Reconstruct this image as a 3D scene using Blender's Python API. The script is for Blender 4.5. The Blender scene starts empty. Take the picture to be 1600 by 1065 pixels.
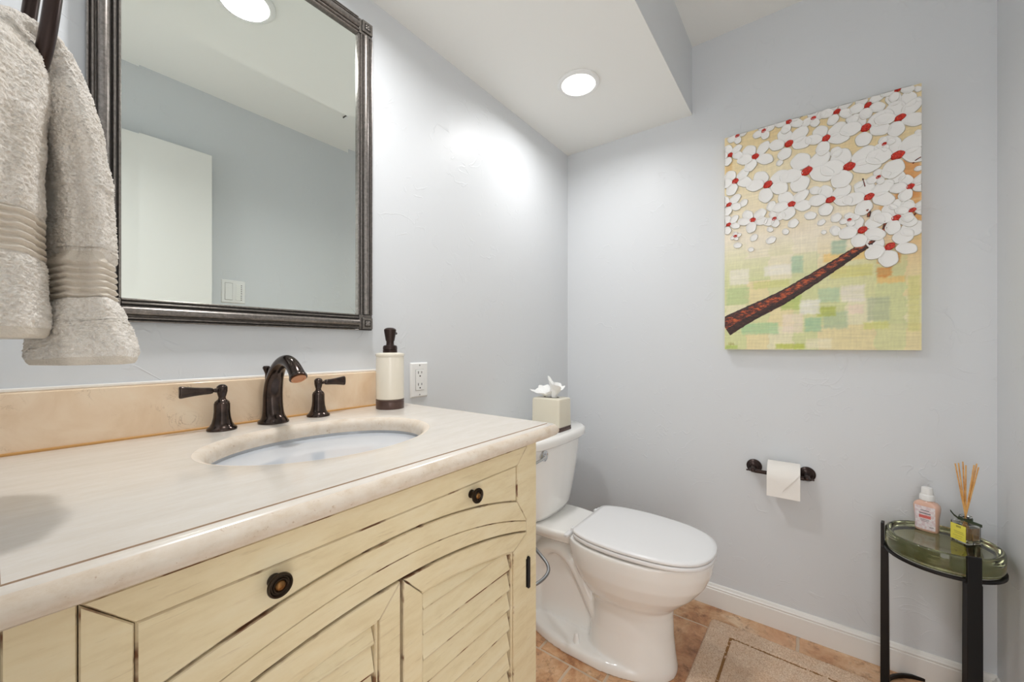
import bpy, bmesh, math, random
from mathutils import Vector, Matrix, noise
from math import sin, cos, pi, sqrt, radians

sc = bpy.context.scene
C = sc.collection
rnd = random.Random(7)

# ------------------------------------------------------------------ camera, world, exposure
YAW = 0.6435
CAM_H = 1.1133
cam_data = bpy.data.cameras.new('camera')
cam_data.sensor_width = 36.0
cam_data.lens = 615.0 / 1600.0 * 36.0
cam_data.shift_y = 7.7 / 1600.0
cam_data.clip_start = 0.02
cam = bpy.data.objects.new('camera', cam_data)
cam.location = (0, 0, CAM_H)
cam.rotation_euler = (pi / 2, 0, YAW - pi / 2)
C.objects.link(cam)
sc.camera = cam

sc.view_settings.view_transform = 'Standard'
sc.view_settings.look = 'None'
sc.view_settings.gamma = 1.0
sc.view_settings.use_curve_mapping = False
sc.view_settings.exposure = 0.30

world = bpy.data.worlds.new('hall_light')
sc.world = world
world.use_nodes = True
bg = world.node_tree.nodes['Background']
bg.inputs[0].default_value = (1.0, 0.99, 0.985, 1)
bg.inputs[1].default_value = 2.3

LAMP_W = 6.0
LAMP_COLOR = (1.0, 0.995, 0.995)
LAMPS = [(1.382, 0.713), (0.457, 0.713)]
CEIL_LOW = 2.1365
CEIL_HIGH = 2.437


def make_lamp_light(x, y, k):
    d = bpy.data.lights.new('lamp_glow', 'AREA')
    d.shape = 'DISK'
    d.size = 0.115
    d.energy = LAMP_W * k
    d.color = LAMP_COLOR
    d.spread = radians(165)
    o = bpy.data.objects.new('lamp_glow', d)
    o.location = (x, y, CEIL_LOW - 0.016)
    C.objects.link(o)
    return o


for (lx, ly), k in zip(LAMPS, (0.43, 0.77)):
    make_lamp_light(lx, ly, k)

try:
    sc.cycles.max_bounces = 10
    sc.cycles.diffuse_bounces = 6
    sc.cycles.glossy_bounces = 5
    sc.cycles.transmission_bounces = 10
    sc.cycles.sample_clamp_indirect = 6.0
    sc.cycles.use_denoising = True
except Exception:
    pass

# ------------------------------------------------------------------ dimensions of the room (metres)
YL = 1.0326      # vanity wall
XB = 1.876       # back wall
YR = -0.4705     # right wall
XF = -0.06       # door wall
YS = 0.4085      # edge of the dropped ceiling


# ------------------------------------------------------------------ materials
def lin(c):
    r = []
    for v in c:
        v = v / 255.0
        r.append(v / 12.92 if v <= 0.04045 else ((v + 0.055) / 1.055) ** 2.4)
    return tuple(r) + (1.0,)


class Mat:
    def __init__(self, name, color, rough=0.5, metal=0.0, spec=None, coat=0.0, trans=0.0, ior=None, emit=None):
        m = bpy.data.materials.new(name)
        m.use_nodes = True
        self.m = m
        self.nt = m.node_tree
        self.p = self.nt.nodes['Principled BSDF']
        self.p.inputs['Base Color'].default_value = lin(color)
        self.p.inputs['Roughness'].default_value = rough
        self.p.inputs['Metallic'].default_value = metal
        if spec is not None:
            self.p.inputs['Specular IOR Level'].default_value = spec
        if coat:
            self.p.inputs['Coat Weight'].default_value = coat
            self.p.inputs['Coat Roughness'].default_value = 0.08
        if trans:
            self.p.inputs['Transmission Weight'].default_value = trans
        if ior:
            self.p.inputs['IOR'].default_value = ior
        if emit:
            self.p.inputs['Emission Color'].default_value = lin(emit[0])
            self.p.inputs['Emission Strength'].default_value = emit[1]
        self.tc = None

    def n(self, t, **kw):
        nd = self.nt.nodes.new(t)
        for k, v in kw.items():
            if k in nd.inputs:
                nd.inputs[k].default_value = v
            else:
                setattr(nd, k, v)
        return nd

    def l(self, a, b):
        self.nt.links.new(a, b)

    def coord(self, scale=(1, 1, 1), loc=(0, 0, 0)):
        if not self.tc:
            self.tc = self.n('ShaderNodeTexCoord')
        mp = self.n('ShaderNodeMapping')
        mp.inputs['Scale'].default_value = scale
        mp.inputs['Location'].default_value = loc
        self.l(self.tc.outputs['Object'], mp.inputs['Vector'])
        return mp.outputs[0]

    def noise(self, scale, detail=4, rough=0.55, stretch=(1, 1, 1), distort=0.0, loc=(0, 0, 0)):
        t = self.n('ShaderNodeTexNoise')
        t.inputs['Scale'].default_value = scale
        t.inputs['Detail'].default_value = detail
        t.inputs['Roughness'].default_value = rough
        t.inputs['Distortion'].default_value = distort
        self.l(self.coord(stretch, loc), t.inputs['Vector'])
        return t.outputs['Fac']

    def ramp(self, fac, stops, const=False):
        r = self.n('ShaderNodeValToRGB')
        cr = r.color_ramp
        if const:
            cr.interpolation = 'CONSTANT'
        while len(cr.elements) < len(stops):
            cr.elements.new(0.5)
        for e, (pos, col) in zip(cr.elements, stops):
            e.position = pos
            e.color = lin(col) if len(col) == 3 and max(col) > 1.0 else (tuple(col) + (1.0,) if len(col) == 3 else col)
        self.l(fac, r.inputs[0])
        return r.outputs[0]

    def mix(self, fac, a, b, blend='MIX'):
        m = self.n('ShaderNodeMix', data_type='RGBA', blend_type=blend)
        if isinstance(fac, float):
            m.inputs[0].default_value = fac
        else:
            self.l(fac, m.inputs[0])
        for s, v in ((m.inputs[6], a), (m.inputs[7], b)):
            if isinstance(v, tuple):
                s.default_value = lin(v)
            else:
                self.l(v, s)
        return m.outputs[2]

    def math(self, op, a, b=None):
        m = self.n('ShaderNodeMath', operation=op)
        for s, v in ((m.inputs[0], a), (m.inputs[1], b)):
            if v is None:
                continue
            if isinstance(v, (int, float)):
                s.default_value = v
            else:
                self.l(v, s)
        return m.outputs[0]

    def base(self, sock):
        self.l(sock, self.p.inputs['Base Color'])

    def bump(self, h, strength=0.3, dist=0.002):
        b = self.n('ShaderNodeBump')
        b.inputs['Strength'].default_value = strength
        b.inputs['Distance'].default_value = dist
        self.l(h, b.inputs['Height'])
        self.l(b.outputs[0], self.p.inputs['Normal'])
        return b


BW = ((0, 0, 0), (1, 1, 1))


def wall_paint(name, color):
    M = Mat(name, color, 0.42, spec=0.35)
    n1 = M.noise(6.0, 3, 0.5, distort=1.0)
    band = M.ramp(n1, [(0.485, (0, 0, 0)), (0.5, (1, 1, 1)), (0.506, (0.1, 0.1, 0.1)), (0.6, (0, 0, 0))])
    n2 = M.noise(11.0, 2, 0.5, loc=(3, 1, 7))
    mask = M.ramp(n2, [(0.52, (0, 0, 0)), (0.62, (1, 1, 1))])
    ridges = M.math('MULTIPLY', band, mask)
    blobs = M.ramp(M.noise(14, 3, 0.6, distort=1.2, loc=(5, 5, 5)), [(0.66, (0, 0, 0)), (0.72, (1, 1, 1))])
    fine = M.noise(60, 3, 0.6)
    h = M.math('ADD', M.math('ADD', ridges, M.math('MULTIPLY', blobs, 0.6)), M.math('MULTIPLY', fine, 0.12))
    M.bump(h, 0.36, 0.0022)
    return M


M_WALL = wall_paint('wall_grey_paint', (219, 222, 225))
M_CEIL = Mat('ceiling_white_paint', (242, 242, 238), 0.6, spec=0.3)
M_CEIL.bump(M_CEIL.noise(90, 2), 0.08, 0.001)
M_TRIM = Mat('trim_white_paint', (238, 236, 232), 0.3)
M_DOOR = Mat('door_white_paint', (238, 237, 233), 0.35)

M_COUNTER = Mat('counter_limestone', (228, 219, 204), 0.24, coat=0.25)
c1 = M_COUNTER.noise(7, 8, 0.7, stretch=(1.0, 5.0, 5.0), distort=0.4)
c2 = M_COUNTER.noise(120, 4, 0.7, stretch=(0.5, 1.6, 1.6))
M_COUNTER.base(M_COUNTER.mix(M_COUNTER.ramp(c2, [(0.3, (0, 0, 0)), (0.75, (0.55, 0.55, 0.55))]),
                             M_COUNTER.ramp(c1, [(0.3, (216, 208, 198)), (0.55, (224, 218, 210)), (0.8, (230, 225, 219))]),
                             (216, 205, 190)))
M_CEDGE = Mat('counter_honed_edge', (222, 208, 188), 0.58)
e1 = M_CEDGE.noise(38, 8, 0.75, stretch=(0.8, 1.3, 1.3))
e2 = M_CEDGE.noise(150, 3, 0.7, loc=(2, 2, 2))
M_CEDGE.base(M_CEDGE.mix(M_CEDGE.ramp(e2, [(0.64, (0, 0, 0)), (0.72, (0.8, 0.8, 0.8))]),
                         M_CEDGE.ramp(e1, [(0.3, (206, 188, 166)), (0.5, (219, 206, 190)), (0.75, (227, 218, 206))]),
                         (180, 152, 124)))
M_GROOVE = Mat('groove_brown_stain', (176, 150, 126), 0.6)

M_AMBER = Mat('amber_strip', (206, 156, 92), 0.4)
M_SPLASH = Mat('backsplash_marble', (226, 201, 168), 0.22, coat=0.3)
s1 = M_SPLASH.noise(9, 6, 0.6, distort=0.7)
s2 = M_SPLASH.noise(16, 5, 0.6, distort=2.2, loc=(4, 0, 1))
vein = M_SPLASH.ramp(s2, [(0.487, (0, 0, 0)), (0.5, (1, 1, 1)), (0.513, (0, 0, 0))])
vmask = M_SPLASH.ramp(M_SPLASH.noise(7, 2, 0.5, loc=(9, 2, 2)), [(0.56, (0, 0, 0)), (0.66, (0.85, 0.85, 0.85))])
M_SPLASH.base(M_SPLASH.mix(M_SPLASH.math('MULTIPLY', vein, vmask),
                           M_SPLASH.ramp(s1, [(0.3, (228, 198, 163)), (0.5, (239, 214, 184)), (0.72, (244, 226, 200))]),
                           (150, 112, 70)))


def cab_paint(name, worn):
    M = Mat(name, (221, 207, 168), 0.42, spec=0.4)
    g1 = M.noise(22, 5, 0.65, stretch=(0.6, 2.5, 2.5))
    g2 = M.noise(70, 4, 0.7, stretch=(0.25, 3.0, 3.0), loc=(1, 2, 3))
    col = M.ramp(g1, [(0.3, (220, 203, 164)), (0.5, (229, 214, 177)), (0.75, (234, 222, 190))])
    col = M.mix(M.ramp(g2, [(0.60, (0, 0, 0)), (0.80, (0.5, 0.5, 0.5))]), col, (170, 142, 98))
    if worn:
        w = M.noise(30, 3, 0.6, stretch=(0.55, 1, 0.8), loc=(3, 3, 3))
        if worn == 1:
            f = M.ramp(w, [(0.54, (0.22, 0.22, 0.22)), (0.64, (0.95, 0.95, 0.95))])
        else:
            f = M.ramp(w, [(0.53, (0.2, 0.2, 0.2)), (0.62, (1, 1, 1))])
        col = M.mix(f, col, (112, 70, 40))
    M.base(col)
    M.bump(g2, 0.12, 0.0008)
    return M


M_CAB = cab_paint('cabinet_cream_paint', 0)
M_WORN = cab_paint('cabinet_worn_edge', 1)
M_WORN2 = cab_paint('cabinet_louver_edge', 2)
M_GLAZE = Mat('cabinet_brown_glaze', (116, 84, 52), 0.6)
M_CABV = cab_paint('cabinet_side_paint', 0)

M_BRONZE = Mat('oil_rubbed_bronze', (62, 52, 47), 0.16, metal=0.9)
M_BRONZE.base(M_BRONZE.ramp(M_BRONZE.noise(40, 4, 0.6), [(0.35, (60, 52, 49)), (0.6, (80, 69, 64)), (0.85, (124, 84, 66))]))
M_BRONZE_D = Mat('dark_bronze_paint', (56, 42, 38), 0.28, metal=0.55)
M_KNOB = Mat('knob_dark_bronze', (54, 44, 34), 0.35, metal=0.8)
M_KNOBC = Mat('knob_worn_copper', (132, 94, 52), 0.35, metal=0.8)
M_COPPER = Mat('aerator_copper', (196, 140, 104), 0.3, metal=0.9)
M_FRAME = Mat('mirror_frame_pewter', (130, 124, 119), 0.28, metal=0.75)
M_FRAME.base(M_FRAME.ramp(M_FRAME.noise(160, 3, 0.7), [(0.3, (112, 107, 103)), (0.6, (140, 134, 129)), (0.9, (166, 160, 154))]))
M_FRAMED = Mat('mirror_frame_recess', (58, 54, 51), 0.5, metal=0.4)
M_MIRROR = Mat('mirror_glass', (240, 246, 242), 0.0, metal=1.0)
M_PORC = Mat('porcelain_white', (244, 243, 240), 0.07, coat=0.4)
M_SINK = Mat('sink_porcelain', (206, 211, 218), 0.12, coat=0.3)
M_SEAT = Mat('seat_white_plastic', (237, 237, 238), 0.22)
M_GAP_SHADE = Mat('gap_shade_grey', (62, 60, 58), 0.6)
M_CHROME = Mat('chrome', (210, 212, 214), 0.06, metal=1.0)
M_HOSE = Mat('braided_steel_hose', (140, 142, 144), 0.35, metal=0.8)
M_HOSE.bump(M_HOSE.noise(700, 1), 0.5, 0.0006)
M_CREAM = Mat('cream_ceramic', (236, 228, 212), 0.16, coat=0.3)
M_CREAMM = Mat('cream_resin', (224, 218, 200), 0.28)
M_BROWNB = Mat('brown_bronze_band', (92, 72, 66), 0.3, metal=0.4)
M_TISSUE = Mat('tissue_paper', (244, 244, 242), 0.9)
M_TISSUE.p.inputs['Subsurface Weight'].default_value = 0.0
M_PAPER = Mat('toilet_paper', (240, 236, 230), 0.9)
M_PAPER.bump(M_PAPER.noise(240, 2), 0.2, 0.0008)
M_WPLASTIC = Mat('white_plastic', (240, 240, 238), 0.3)
M_SLOT = Mat('dark_slot', (60, 56, 52), 0.6)
M_GREYLINE = Mat('grey_seam', (170, 170, 168), 0.6)
M_BLACK = Mat('black_metal', (22, 20, 20), 0.42, metal=0.3)
M_GLASS = Mat('olive_cast_glass', (188, 190, 148), 0.015, trans=1.0, ior=1.5)
M_GLASS.bump(M_GLASS.noise(16, 3, 0.5, stretch=(1, 1, 1.8)), 0.12, 0.004)
M_CLEAR = Mat('clear_bottle_glass', (250, 250, 246), 0.01, trans=1.0, ior=1.45)
M_LIQUID = Mat('pale_yellow_oil', (250, 240, 190), 0.0, trans=1.0, ior=1.33)
M_REED = Mat('reed_tan', (224, 172, 96), 0.65)
M_REED.base(M_REED.ramp(M_REED.noise(60, 3, 0.6), [(0.3, (206, 144, 68)), (0.7, (236, 190, 120))]))
M_RIBBON = Mat('ribbon_dark_green', (44, 56, 30), 0.5)
M_YLABEL = Mat('label_yellow', (244, 232, 96), 0.5)
M_YTEXT = Mat('label_olive_print', (176, 164, 74), 0.6)
M_PINK = Mat('pink_soap_plastic', (228, 186, 166), 0.2, coat=0.3)
M_PLABEL = Mat('label_pale_pink', (240, 230, 232), 0.35)
M_PLABEL.base(M_PLABEL.ramp(M_PLABEL.noise(130, 3, 0.6), [(0.4, (243, 236, 238)), (0.62, (226, 202, 206)), (0.8, (238, 228, 230))]))
M_RED = Mat('label_red_print', (226, 112, 104), 0.5)
M_GREYP = Mat('label_grey_print', (120, 118, 122), 0.5)

M_TOWEL = Mat('towel_terry_beige', (222, 213, 200), 0.95, spec=0.1)
t1 = M_TOWEL.noise(420, 3, 0.7)
t2 = M_TOWEL.noise(20, 4, 0.6)
M_TOWEL.base(M_TOWEL.mix(M_TOWEL.ramp(t1, [(0.30, (0.7, 0.7, 0.7)), (0.60, (0, 0, 0))]),
                         M_TOWEL.ramp(t2, [(0.3, (243, 236, 226)), (0.7, (250, 246, 240))]), (222, 210, 194)))
M_TOWEL.bump(t1, 0.6, 0.0026)
M_TOWEL.p.inputs['Sheen Weight'].default_value = 0.25
M_CUFF = Mat('towel_woven_band', (232, 223, 210), 0.95, spec=0.05)
M_CUFF.bump(M_CUFF.noise(300, 4, 0.7, stretch=(1, 1, 2.2)), 0.8, 0.002)
M_MAT = Mat('bath_mat_terry', (216, 190, 164), 0.95, spec=0.1)
b1 = M_MAT.noise(260, 3, 0.7)
M_MAT.base(M_MAT.mix(M_MAT.ramp(b1, [(0.28, (1, 1, 1)), (0.62, (0, 0, 0))]),
                     M_MAT.ramp(M_MAT.noise(14, 4, 0.6), [(0.3, (240, 210, 182)), (0.7, (248, 228, 206))]), (196, 156, 122)))
M_MAT.bump(b1, 0.8, 0.004)

M_MATG = Mat('bath_mat_groove', (156, 118, 80), 0.95, spec=0.05)
M_TILE = Mat('floor_tile_terracotta', (196, 150, 110), 0.3, spec=0.5)
f1 = M_TILE.noise(7, 8, 0.7, distort=0.6)
f2 = M_TILE.noise(28, 6, 0.75, loc=(3, 4, 0))
f3 = M_TILE.noise(3.2, 3, 0.5, loc=(7, 1, 0))
tc = M_TILE.ramp(f1, [(0.30, (150, 102, 68)), (0.42, (190, 138, 98)), (0.55, (214, 172, 132)), (0.70, (234, 206, 174))])
tc = M_TILE.mix(M_TILE.ramp(f2, [(0.52, (0, 0, 0)), (0.68, (0.85, 0.85, 0.85))]), tc, (124, 80, 50))
tc = M_TILE.mix(M_TILE.ramp(f3, [(0.5, (0, 0, 0)), (0.7, (0.55, 0.55, 0.55))]), tc, (222, 176, 142))
M_TILE.base(tc)
M_TILE.bump(M_TILE.math('ADD', f1, M_TILE.math('MULTIPLY', f2, 0.5)), 0.25, 0.004)
M_GROUT = Mat('floor_grout', (206, 186, 164), 0.8)
M_GROUT.bump(M_GROUT.noise(120, 3), 0.3, 0.002)

M_LENS = Mat('lamp_lens', (255, 255, 255), 0.4, emit=((255, 250, 240), 4.0))

M_PETAL = Mat('petal_white_paint', (240, 239, 236), 0.45)
M_PETAL.bump(M_PETAL.noise(130, 3, 0.6), 0.3, 0.001)
M_PEDGE = Mat('petal_thin_shaded_edge', (192, 188, 176), 0.5)  # thin petal rim, with the shade between petals put into its grey
M_PRED = Mat('blossom_red_paint', (206, 42, 22), 0.35)
M_PRED.base(M_PRED.ramp(M_PRED.noise(220, 3, 0.6), [(0.35, (150, 24, 16)), (0.55, (208, 44, 22)), (0.8, (226, 84, 40))]))
M_BARK = Mat('bark_paint', (96, 50, 36), 0.45)
k1 = M_BARK.noise(95, 5, 0.7, stretch=(1, 0.6, 1.6))
M_BARK.base(M_BARK.ramp(k1, [(0.40, (52, 30, 28)), (0.50, (104, 48, 34)), (0.58, (184, 80, 40)), (0.74, (220, 124, 66))]))
M_BARK.bump(k1, 0.6, 0.002)
M_BARKD = Mat('bark_dark_paint', (54, 36, 34), 0.5)
k2 = M_BARKD.noise(110, 5, 0.7, stretch=(1, 0.6, 1.6))
M_BARKD.base(M_BARKD.ramp(k2, [(0.40, (40, 28, 30)), (0.62, (76, 46, 38)), (0.78, (150, 72, 44))]))
M_BARKD.bump(k2, 0.6, 0.002)
M_CANVAS = Mat('canvas_paint', (230, 220, 190), 0.6)
att = M_CANVAS.n('ShaderNodeVertexColor', layer_name='paint')
M_CANVAS.base(att.outputs[0])
M_CANVAS.bump(M_CANVAS.noise(90, 4, 0.7, stretch=(1, 0.25, 1.6)), 0.3, 0.0015)


# ------------------------------------------------------------------ geometry helpers
def root_loc(o):
    v = Vector((0, 0, 0))
    while o is not None:
        v += o.location
        o = o.parent
    return v


def obj(name, bm, mats, parent=None, bevel=0.0, segs=2, smooth=True, angle=35, normals=True):
    """Link the bmesh (world coordinates) as one mesh object under parent."""
    me = bpy.data.meshes.new(name)
    if normals:
        bmesh.ops.recalc_face_normals(bm, faces=bm.faces[:])
    if parent is not None:
        off = root_loc(parent)
        for v in bm.verts:
            v.co -= off
    bm.to_mesh(me)
    bm.free()
    for m in (mats if isinstance(mats, (list, tuple)) else [mats]):
        me.materials.append(m.m)
    o = bpy.data.objects.new(name, me)
    C.objects.link(o)
    if parent is not None:
        o.parent = parent
    if smooth:
        for p in me.polygons:
            p.use_smooth = True
        try:
            me.set_sharp_from_angle(angle=radians(angle))
        except Exception:
            pass
    if bevel:
        b = o.modifiers.new('bevel', 'BEVEL')
        b.width = bevel
        b.segments = segs
        b.limit_method = 'ANGLE'
        b.angle_limit = radians(40)
    return o


def thing(name, label, cat, loc, group=None):
    o = bpy.data.objects.new(name, None)
    o.empty_display_size = 0.05
    o.location = loc
    C.objects.link(o)
    o['label'] = label
    o['category'] = cat
    if group:
        o['group'] = group
    return o


def tag(o, label, cat, group=None):
    o['label'] = label
    o['category'] = cat
    if group:
        o['group'] = group
    return o


def struct(name, bm, mats, parent=None, **kw):
    o = obj(name, bm, mats, parent, **kw)
    if parent is None:
        o['kind'] = 'structure'
    return o


def B():
    return bmesh.new()


def box(bm, x0, x1, y0, y1, z0, z1, mi=0):
    v = [bm.verts.new(p) for p in ((x0, y0, z0), (x1, y0, z0), (x1, y1, z0), (x0, y1, z0),
                                   (x0, y0, z1), (x1, y0, z1), (x1, y1, z1), (x0, y1, z1))]
    for f in ((0, 3, 2, 1), (4, 5, 6, 7), (0, 1, 5, 4), (1, 2, 6, 5), (2, 3, 7, 6), (3, 0, 4, 7)):
        bm.faces.new([v[i] for i in f]).material_index = mi
    return v


def loft(bm, rings, cap0=True, cap1=True, closed=True, mi=0):
    vs = [[bm.verts.new(p) for p in r] for r in rings]
    n = len(vs[0])
    for a, b in zip(vs[:-1], vs[1:]):
        for i in range(n if closed else n - 1):
            j = (i + 1) % n
            bm.faces.new((a[i], a[j], b[j], b[i])).material_index = mi
    if cap0:
        bm.faces.new(list(reversed(vs[0]))).material_index = mi
    if cap1:
        bm.faces.new(vs[-1]).material_index = mi
    return vs


def lathe(bm, prof, c=(0, 0, 0), seg=40, mi=0, mat4=None, sx=1.0, sy=1.0):
    """prof: (r, z) from bottom to top around +Z, optionally turned by mat4, then moved to c."""
    rings = []
    for r, z in prof:
        ring = []
        for i in range(seg):
            a = 2 * pi * i / seg
            p = Vector((r * cos(a) * sx, r * sin(a) * sy, z))
            if mat4 is not None:
                p = mat4 @ p
            ring.append(p + Vector(c))
        rings.append(ring)
    return loft(bm, rings, prof[0][0] > 1e-6 or True, True, mi=mi)


def tube(bm, path, radii, seg=20, mi=0, caps=True, flat=None):
    """Sweep a circle along path; radii number or list; flat=(a, b) scales the two normals."""
    pts = [Vector(p) for p in path]
    n = len(pts)
    if isinstance(radii, (int, float)):
        radii = [radii] * n
    rings = []
    up = Vector((0, 0, 1))
    t0 = (pts[1] - pts[0]).normalized()
    nrm = t0.cross(up)
    if nrm.length < 0.05:
        nrm = t0.cross(Vector((1, 0, 0)))
    nrm.normalize()
    for i in range(n):
        t = (pts[min(i + 1, n - 1)] - pts[max(i - 1, 0)]).normalized()
        nrm = (nrm - t * nrm.dot(t)).normalized()
        bn = t.cross(nrm)
        r = radii[i]
        ra, rb = (r if isinstance(r, tuple) else (r, r))
        rings.append([pts[i] + nrm * cos(2 * pi * k / seg) * ra + bn * sin(2 * pi * k / seg) * rb for k in range(seg)])
    return loft(bm, rings, caps, caps, mi=mi)


def spline(pts, n):
    """Catmull-Rom through tuples."""
    out = []
    P = [tuple(2 * a - b for a, b in zip(pts[0], pts[1]))] + [tuple(p) for p in pts] + \
        [tuple(2 * a - b for a, b in zip(pts[-1], pts[-2]))]
    for i in range(1, len(P) - 2):
        for k in range(n):
            t = k / n
            out.append(tuple(0.5 * (2 * p1 + (p2 - p0) * t + (2 * p0 - 5 * p1 + 4 * p2 - p3) * t * t +
                                    (3 * p1 - p0 - 3 * p2 + p3) * t ** 3)
                             for p0, p1, p2, p3 in zip(P[i - 1], P[i], P[i + 1], P[i + 2])))
    out.append(tuple(pts[-1]))
    return out


def inset_poly(poly, d):
    n = len(poly)
    out = []
    for i in range(n):
        p0, p1, p2 = Vector(poly[i - 1]), Vector(poly[i]), Vector(poly[(i + 1) % n])
        e1 = (p1 - p0).normalized()
        e2 = (p2 - p1).normalized()
        n1 = Vector((-e1.y, e1.x))
        n2 = Vector((-e2.y, e2.x))
        m = (n1 + n2)
        if m.length < 1e-6:
            m = n1
        m.normalize()
        k = d / max(0.35, m.dot(n1))
        out.append(p1 + m * k)
    return [(p.x, p.y) for p in out]


def plate(bm, poly, yb, yf, ch=0.0011, chd=0.0012, mi=0, mc=1):
    """Panel seen from -Y: poly of (x, z) counter-clockwise as seen from the front; chamfered front edge."""
    ins = inset_poly(poly, ch)
    back = [bm.verts.new((x, yb, z)) for x, z in poly]
    mid = [bm.verts.new((x, yf + chd, z)) for x, z in poly]
    fr = [bm.verts.new((x, yf, z)) for x, z in ins]
    n = len(poly)
    for i in range(n):
        j = (i + 1) % n
        bm.faces.new((back[i], back[j], mid[j], mid[i])).material_index = mc
        bm.faces.new((mid[i], mid[j], fr[j], fr[i])).material_index = mc
    bm.faces.new(fr).material_index = mi
    bm.faces.new(list(reversed(back))).material_index = mi


# ------------------------------------------------------------------ room shell
def build_room():
    T = 0.12
    XE = -0.9                      # the hall floor runs on through the doorway
    bm = B(); box(bm, XF - T, XB + T, YL, YL + T, -0.05, CEIL_HIGH)
    struct('wall_left', bm, M_WALL, smooth=False)
    bm = B(); box(bm, XB, XB + T, YR - T, YL, -0.05, CEIL_HIGH)
    struct('wall_back', bm, M_WALL, smooth=False)
    bm = B(); box(bm, XF - T, XB, YR - T, YR, -0.05, CEIL_HIGH)
    struct('wall_right', bm, M_WALL, smooth=False)
    bm = B()
    box(bm, XF - T, XF, 0.08, YL, -0.05, CEIL_HIGH)  # unseen jamb moved inward to keep doorway light off the cabinet
    box(bm, XF - T, XF, YR, 0.08, 2.11, CEIL_HIGH)
    struct('wall_front', bm, M_WALL, smooth=False)
    # two-level ceiling: the dropped part over the vanity and the higher part over the door side
    bm = B()
    box(bm, XF - T, XB + T, YS + 0.012, YL + T, CEIL_LOW, CEIL_LOW + 0.02)
    box(bm, XF - T, XB + T, YS, YS + 0.012, CEIL_LOW, CEIL_LOW + 0.003)
    box(bm, XF - T, XB + T, YR - T, YL + T, CEIL_HIGH, CEIL_HIGH + 0.05)
    struct('ceiling', bm, M_CEIL, smooth=False)
    bm = B()
    box(bm, XF, XB, YS, YS + 0.012, CEIL_LOW + 0.003, CEIL_HIGH)
    struct('wall_soffit', bm, M_WALL, smooth=False)
    # floor: grout bed with bevelled stone tiles of mixed sizes
    bm = B()
    box(bm, XF - T, XB + T, YR - T, YL + T, -0.06, -0.0025, 1)
    g = 0.004
    rows = [(XF, 0.24, [-0.4705, 0.03, 0.53, 1.0326]), (0.24, 0.73, [-0.4705, -0.22, 0.28, 0.78, 1.0326]),
            (0.73, 1.221, [-0.4705, 0.13, 0.66, 1.0326]), (1.221, 1.714, [-0.4705, -0.21, 0.29, 0.54, 0.79, 1.0326]),
            (1.714, 1.876, [-0.4705, 0.028, 0.53, 1.0326])]
    for x0, x1, ys in rows:
        for y0, y1 in zip(ys[:-1], ys[1:]):
            X0, X1, Y0, Y1 = x0 + g, x1 - g, y0 + g, y1 - g
            b = 0.004
            n = 14

            def edge(ax0, ay0, ax1, ay1):
                return [(ax0 + (ax1 - ax0) * k / n, ay0 + (ay1 - ay0) * k / n) for k in range(n)]
            out = edge(X0, Y0, X1, Y0) + edge(X1, Y0, X1, Y1) + edge(X1, Y1, X0, Y1) + edge(X0, Y1, X0, Y0)
            cx, cy = (X0 + X1) / 2, (Y0 + Y1) / 2
            out = [(px + 0.0022 * noise.noise((px * 40, py * 40, 1)), py + 0.0022 * noise.noise((px * 40, py * 40, 5))) for px, py in out]
            r0 = [(px, py, -0.004) for px, py in out]
            r1 = [(px + (cx - px) * b / (X1 - X0), py + (cy - py) * b / (Y1 - Y0), 0.0) for px, py in out]
            loft(bm, [r0, r1], False, True, mi=0)
    struct('floor', bm, [M_TILE, M_GROUT], smooth=False)

    prof = [(0.0, 0.0), (0.0135, 0.0), (0.0135, 0.0715), (0.0105, 0.0745), (0.0125, 0.0775), (0.0125, 0.081),
            (0.0085, 0.0845), (0.0075, 0.0885), (0.0055, 0.0925), (0.0, 0.0942)]

    def skirting(name, p0, p1, nrm):
        bm = B()
        rings = []
        for p in (p0, p1):
            rings.append([(p[0] + nrm[0] * d, p[1] + nrm[1] * d, z) for d, z in prof])
        loft(bm, rings)
        struct(name, bm, M_TRIM, angle=25)
    skirting('baseboard_back', (XB, YR, 0), (XB, YL, 0), (-1, 0))
    skirting('baseboard_right', (0.72, YR, 0), (XB - 0.0135, YR, 0), (0, 1))
    skirting('baseboard_left', (0.75, YL, 0), (XB - 0.0135, YL, 0), (0, -1))

    # flat white door standing open against the right wall
    bm = B(); box(bm, -0.015, 0.694, -0.435, -0.40, 0.012, 2.091)
    d = struct('door_1', bm, M_DOOR, bevel=0.002)
    bm = B()
    for z in (0.25, 1.05, 1.85):
        m4 = Matrix.Identity(4)
        lathe(bm, [(0.007, -0.045), (0.007, 0.045)], (-0.022, -0.442, z), 16)
        box(bm, -0.02, -0.0145, -0.44, -0.405, z - 0.045, z + 0.045)
    struct('door_hinge', bm, M_BRONZE_D, d)
    return d


build_room()


# ------------------------------------------------------------------ recessed lights
def recessed_light(x, y, label):
    t = thing('recessed_light', label, 'light', (x, y, CEIL_LOW), 'recessed ceiling lights')
    bm = B()
    lathe(bm, [(0.080, 0.0), (0.0805, -0.004), (0.078, -0.0075), (0.072, -0.010), (0.0645, -0.0085), (0.0645, -0.002)],
          (x, y, CEIL_LOW), 64)
    obj('trim_ring', bm, M_WPLASTIC, t)
    bm = B()
    lathe(bm, [(0.0645, -0.0035), (0.058, -0.0085), (0.04, -0.0115), (0.02, -0.0125), (0.0, -0.0128)], (x, y, CEIL_LOW), 64)
    obj('lens', bm, M_LENS, t)


recessed_light(*LAMPS[0], 'round white recessed light in the low ceiling near the back corner')
recessed_light(*LAMPS[1], 'round white recessed light seen only in the mirror, over the sink')


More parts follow.
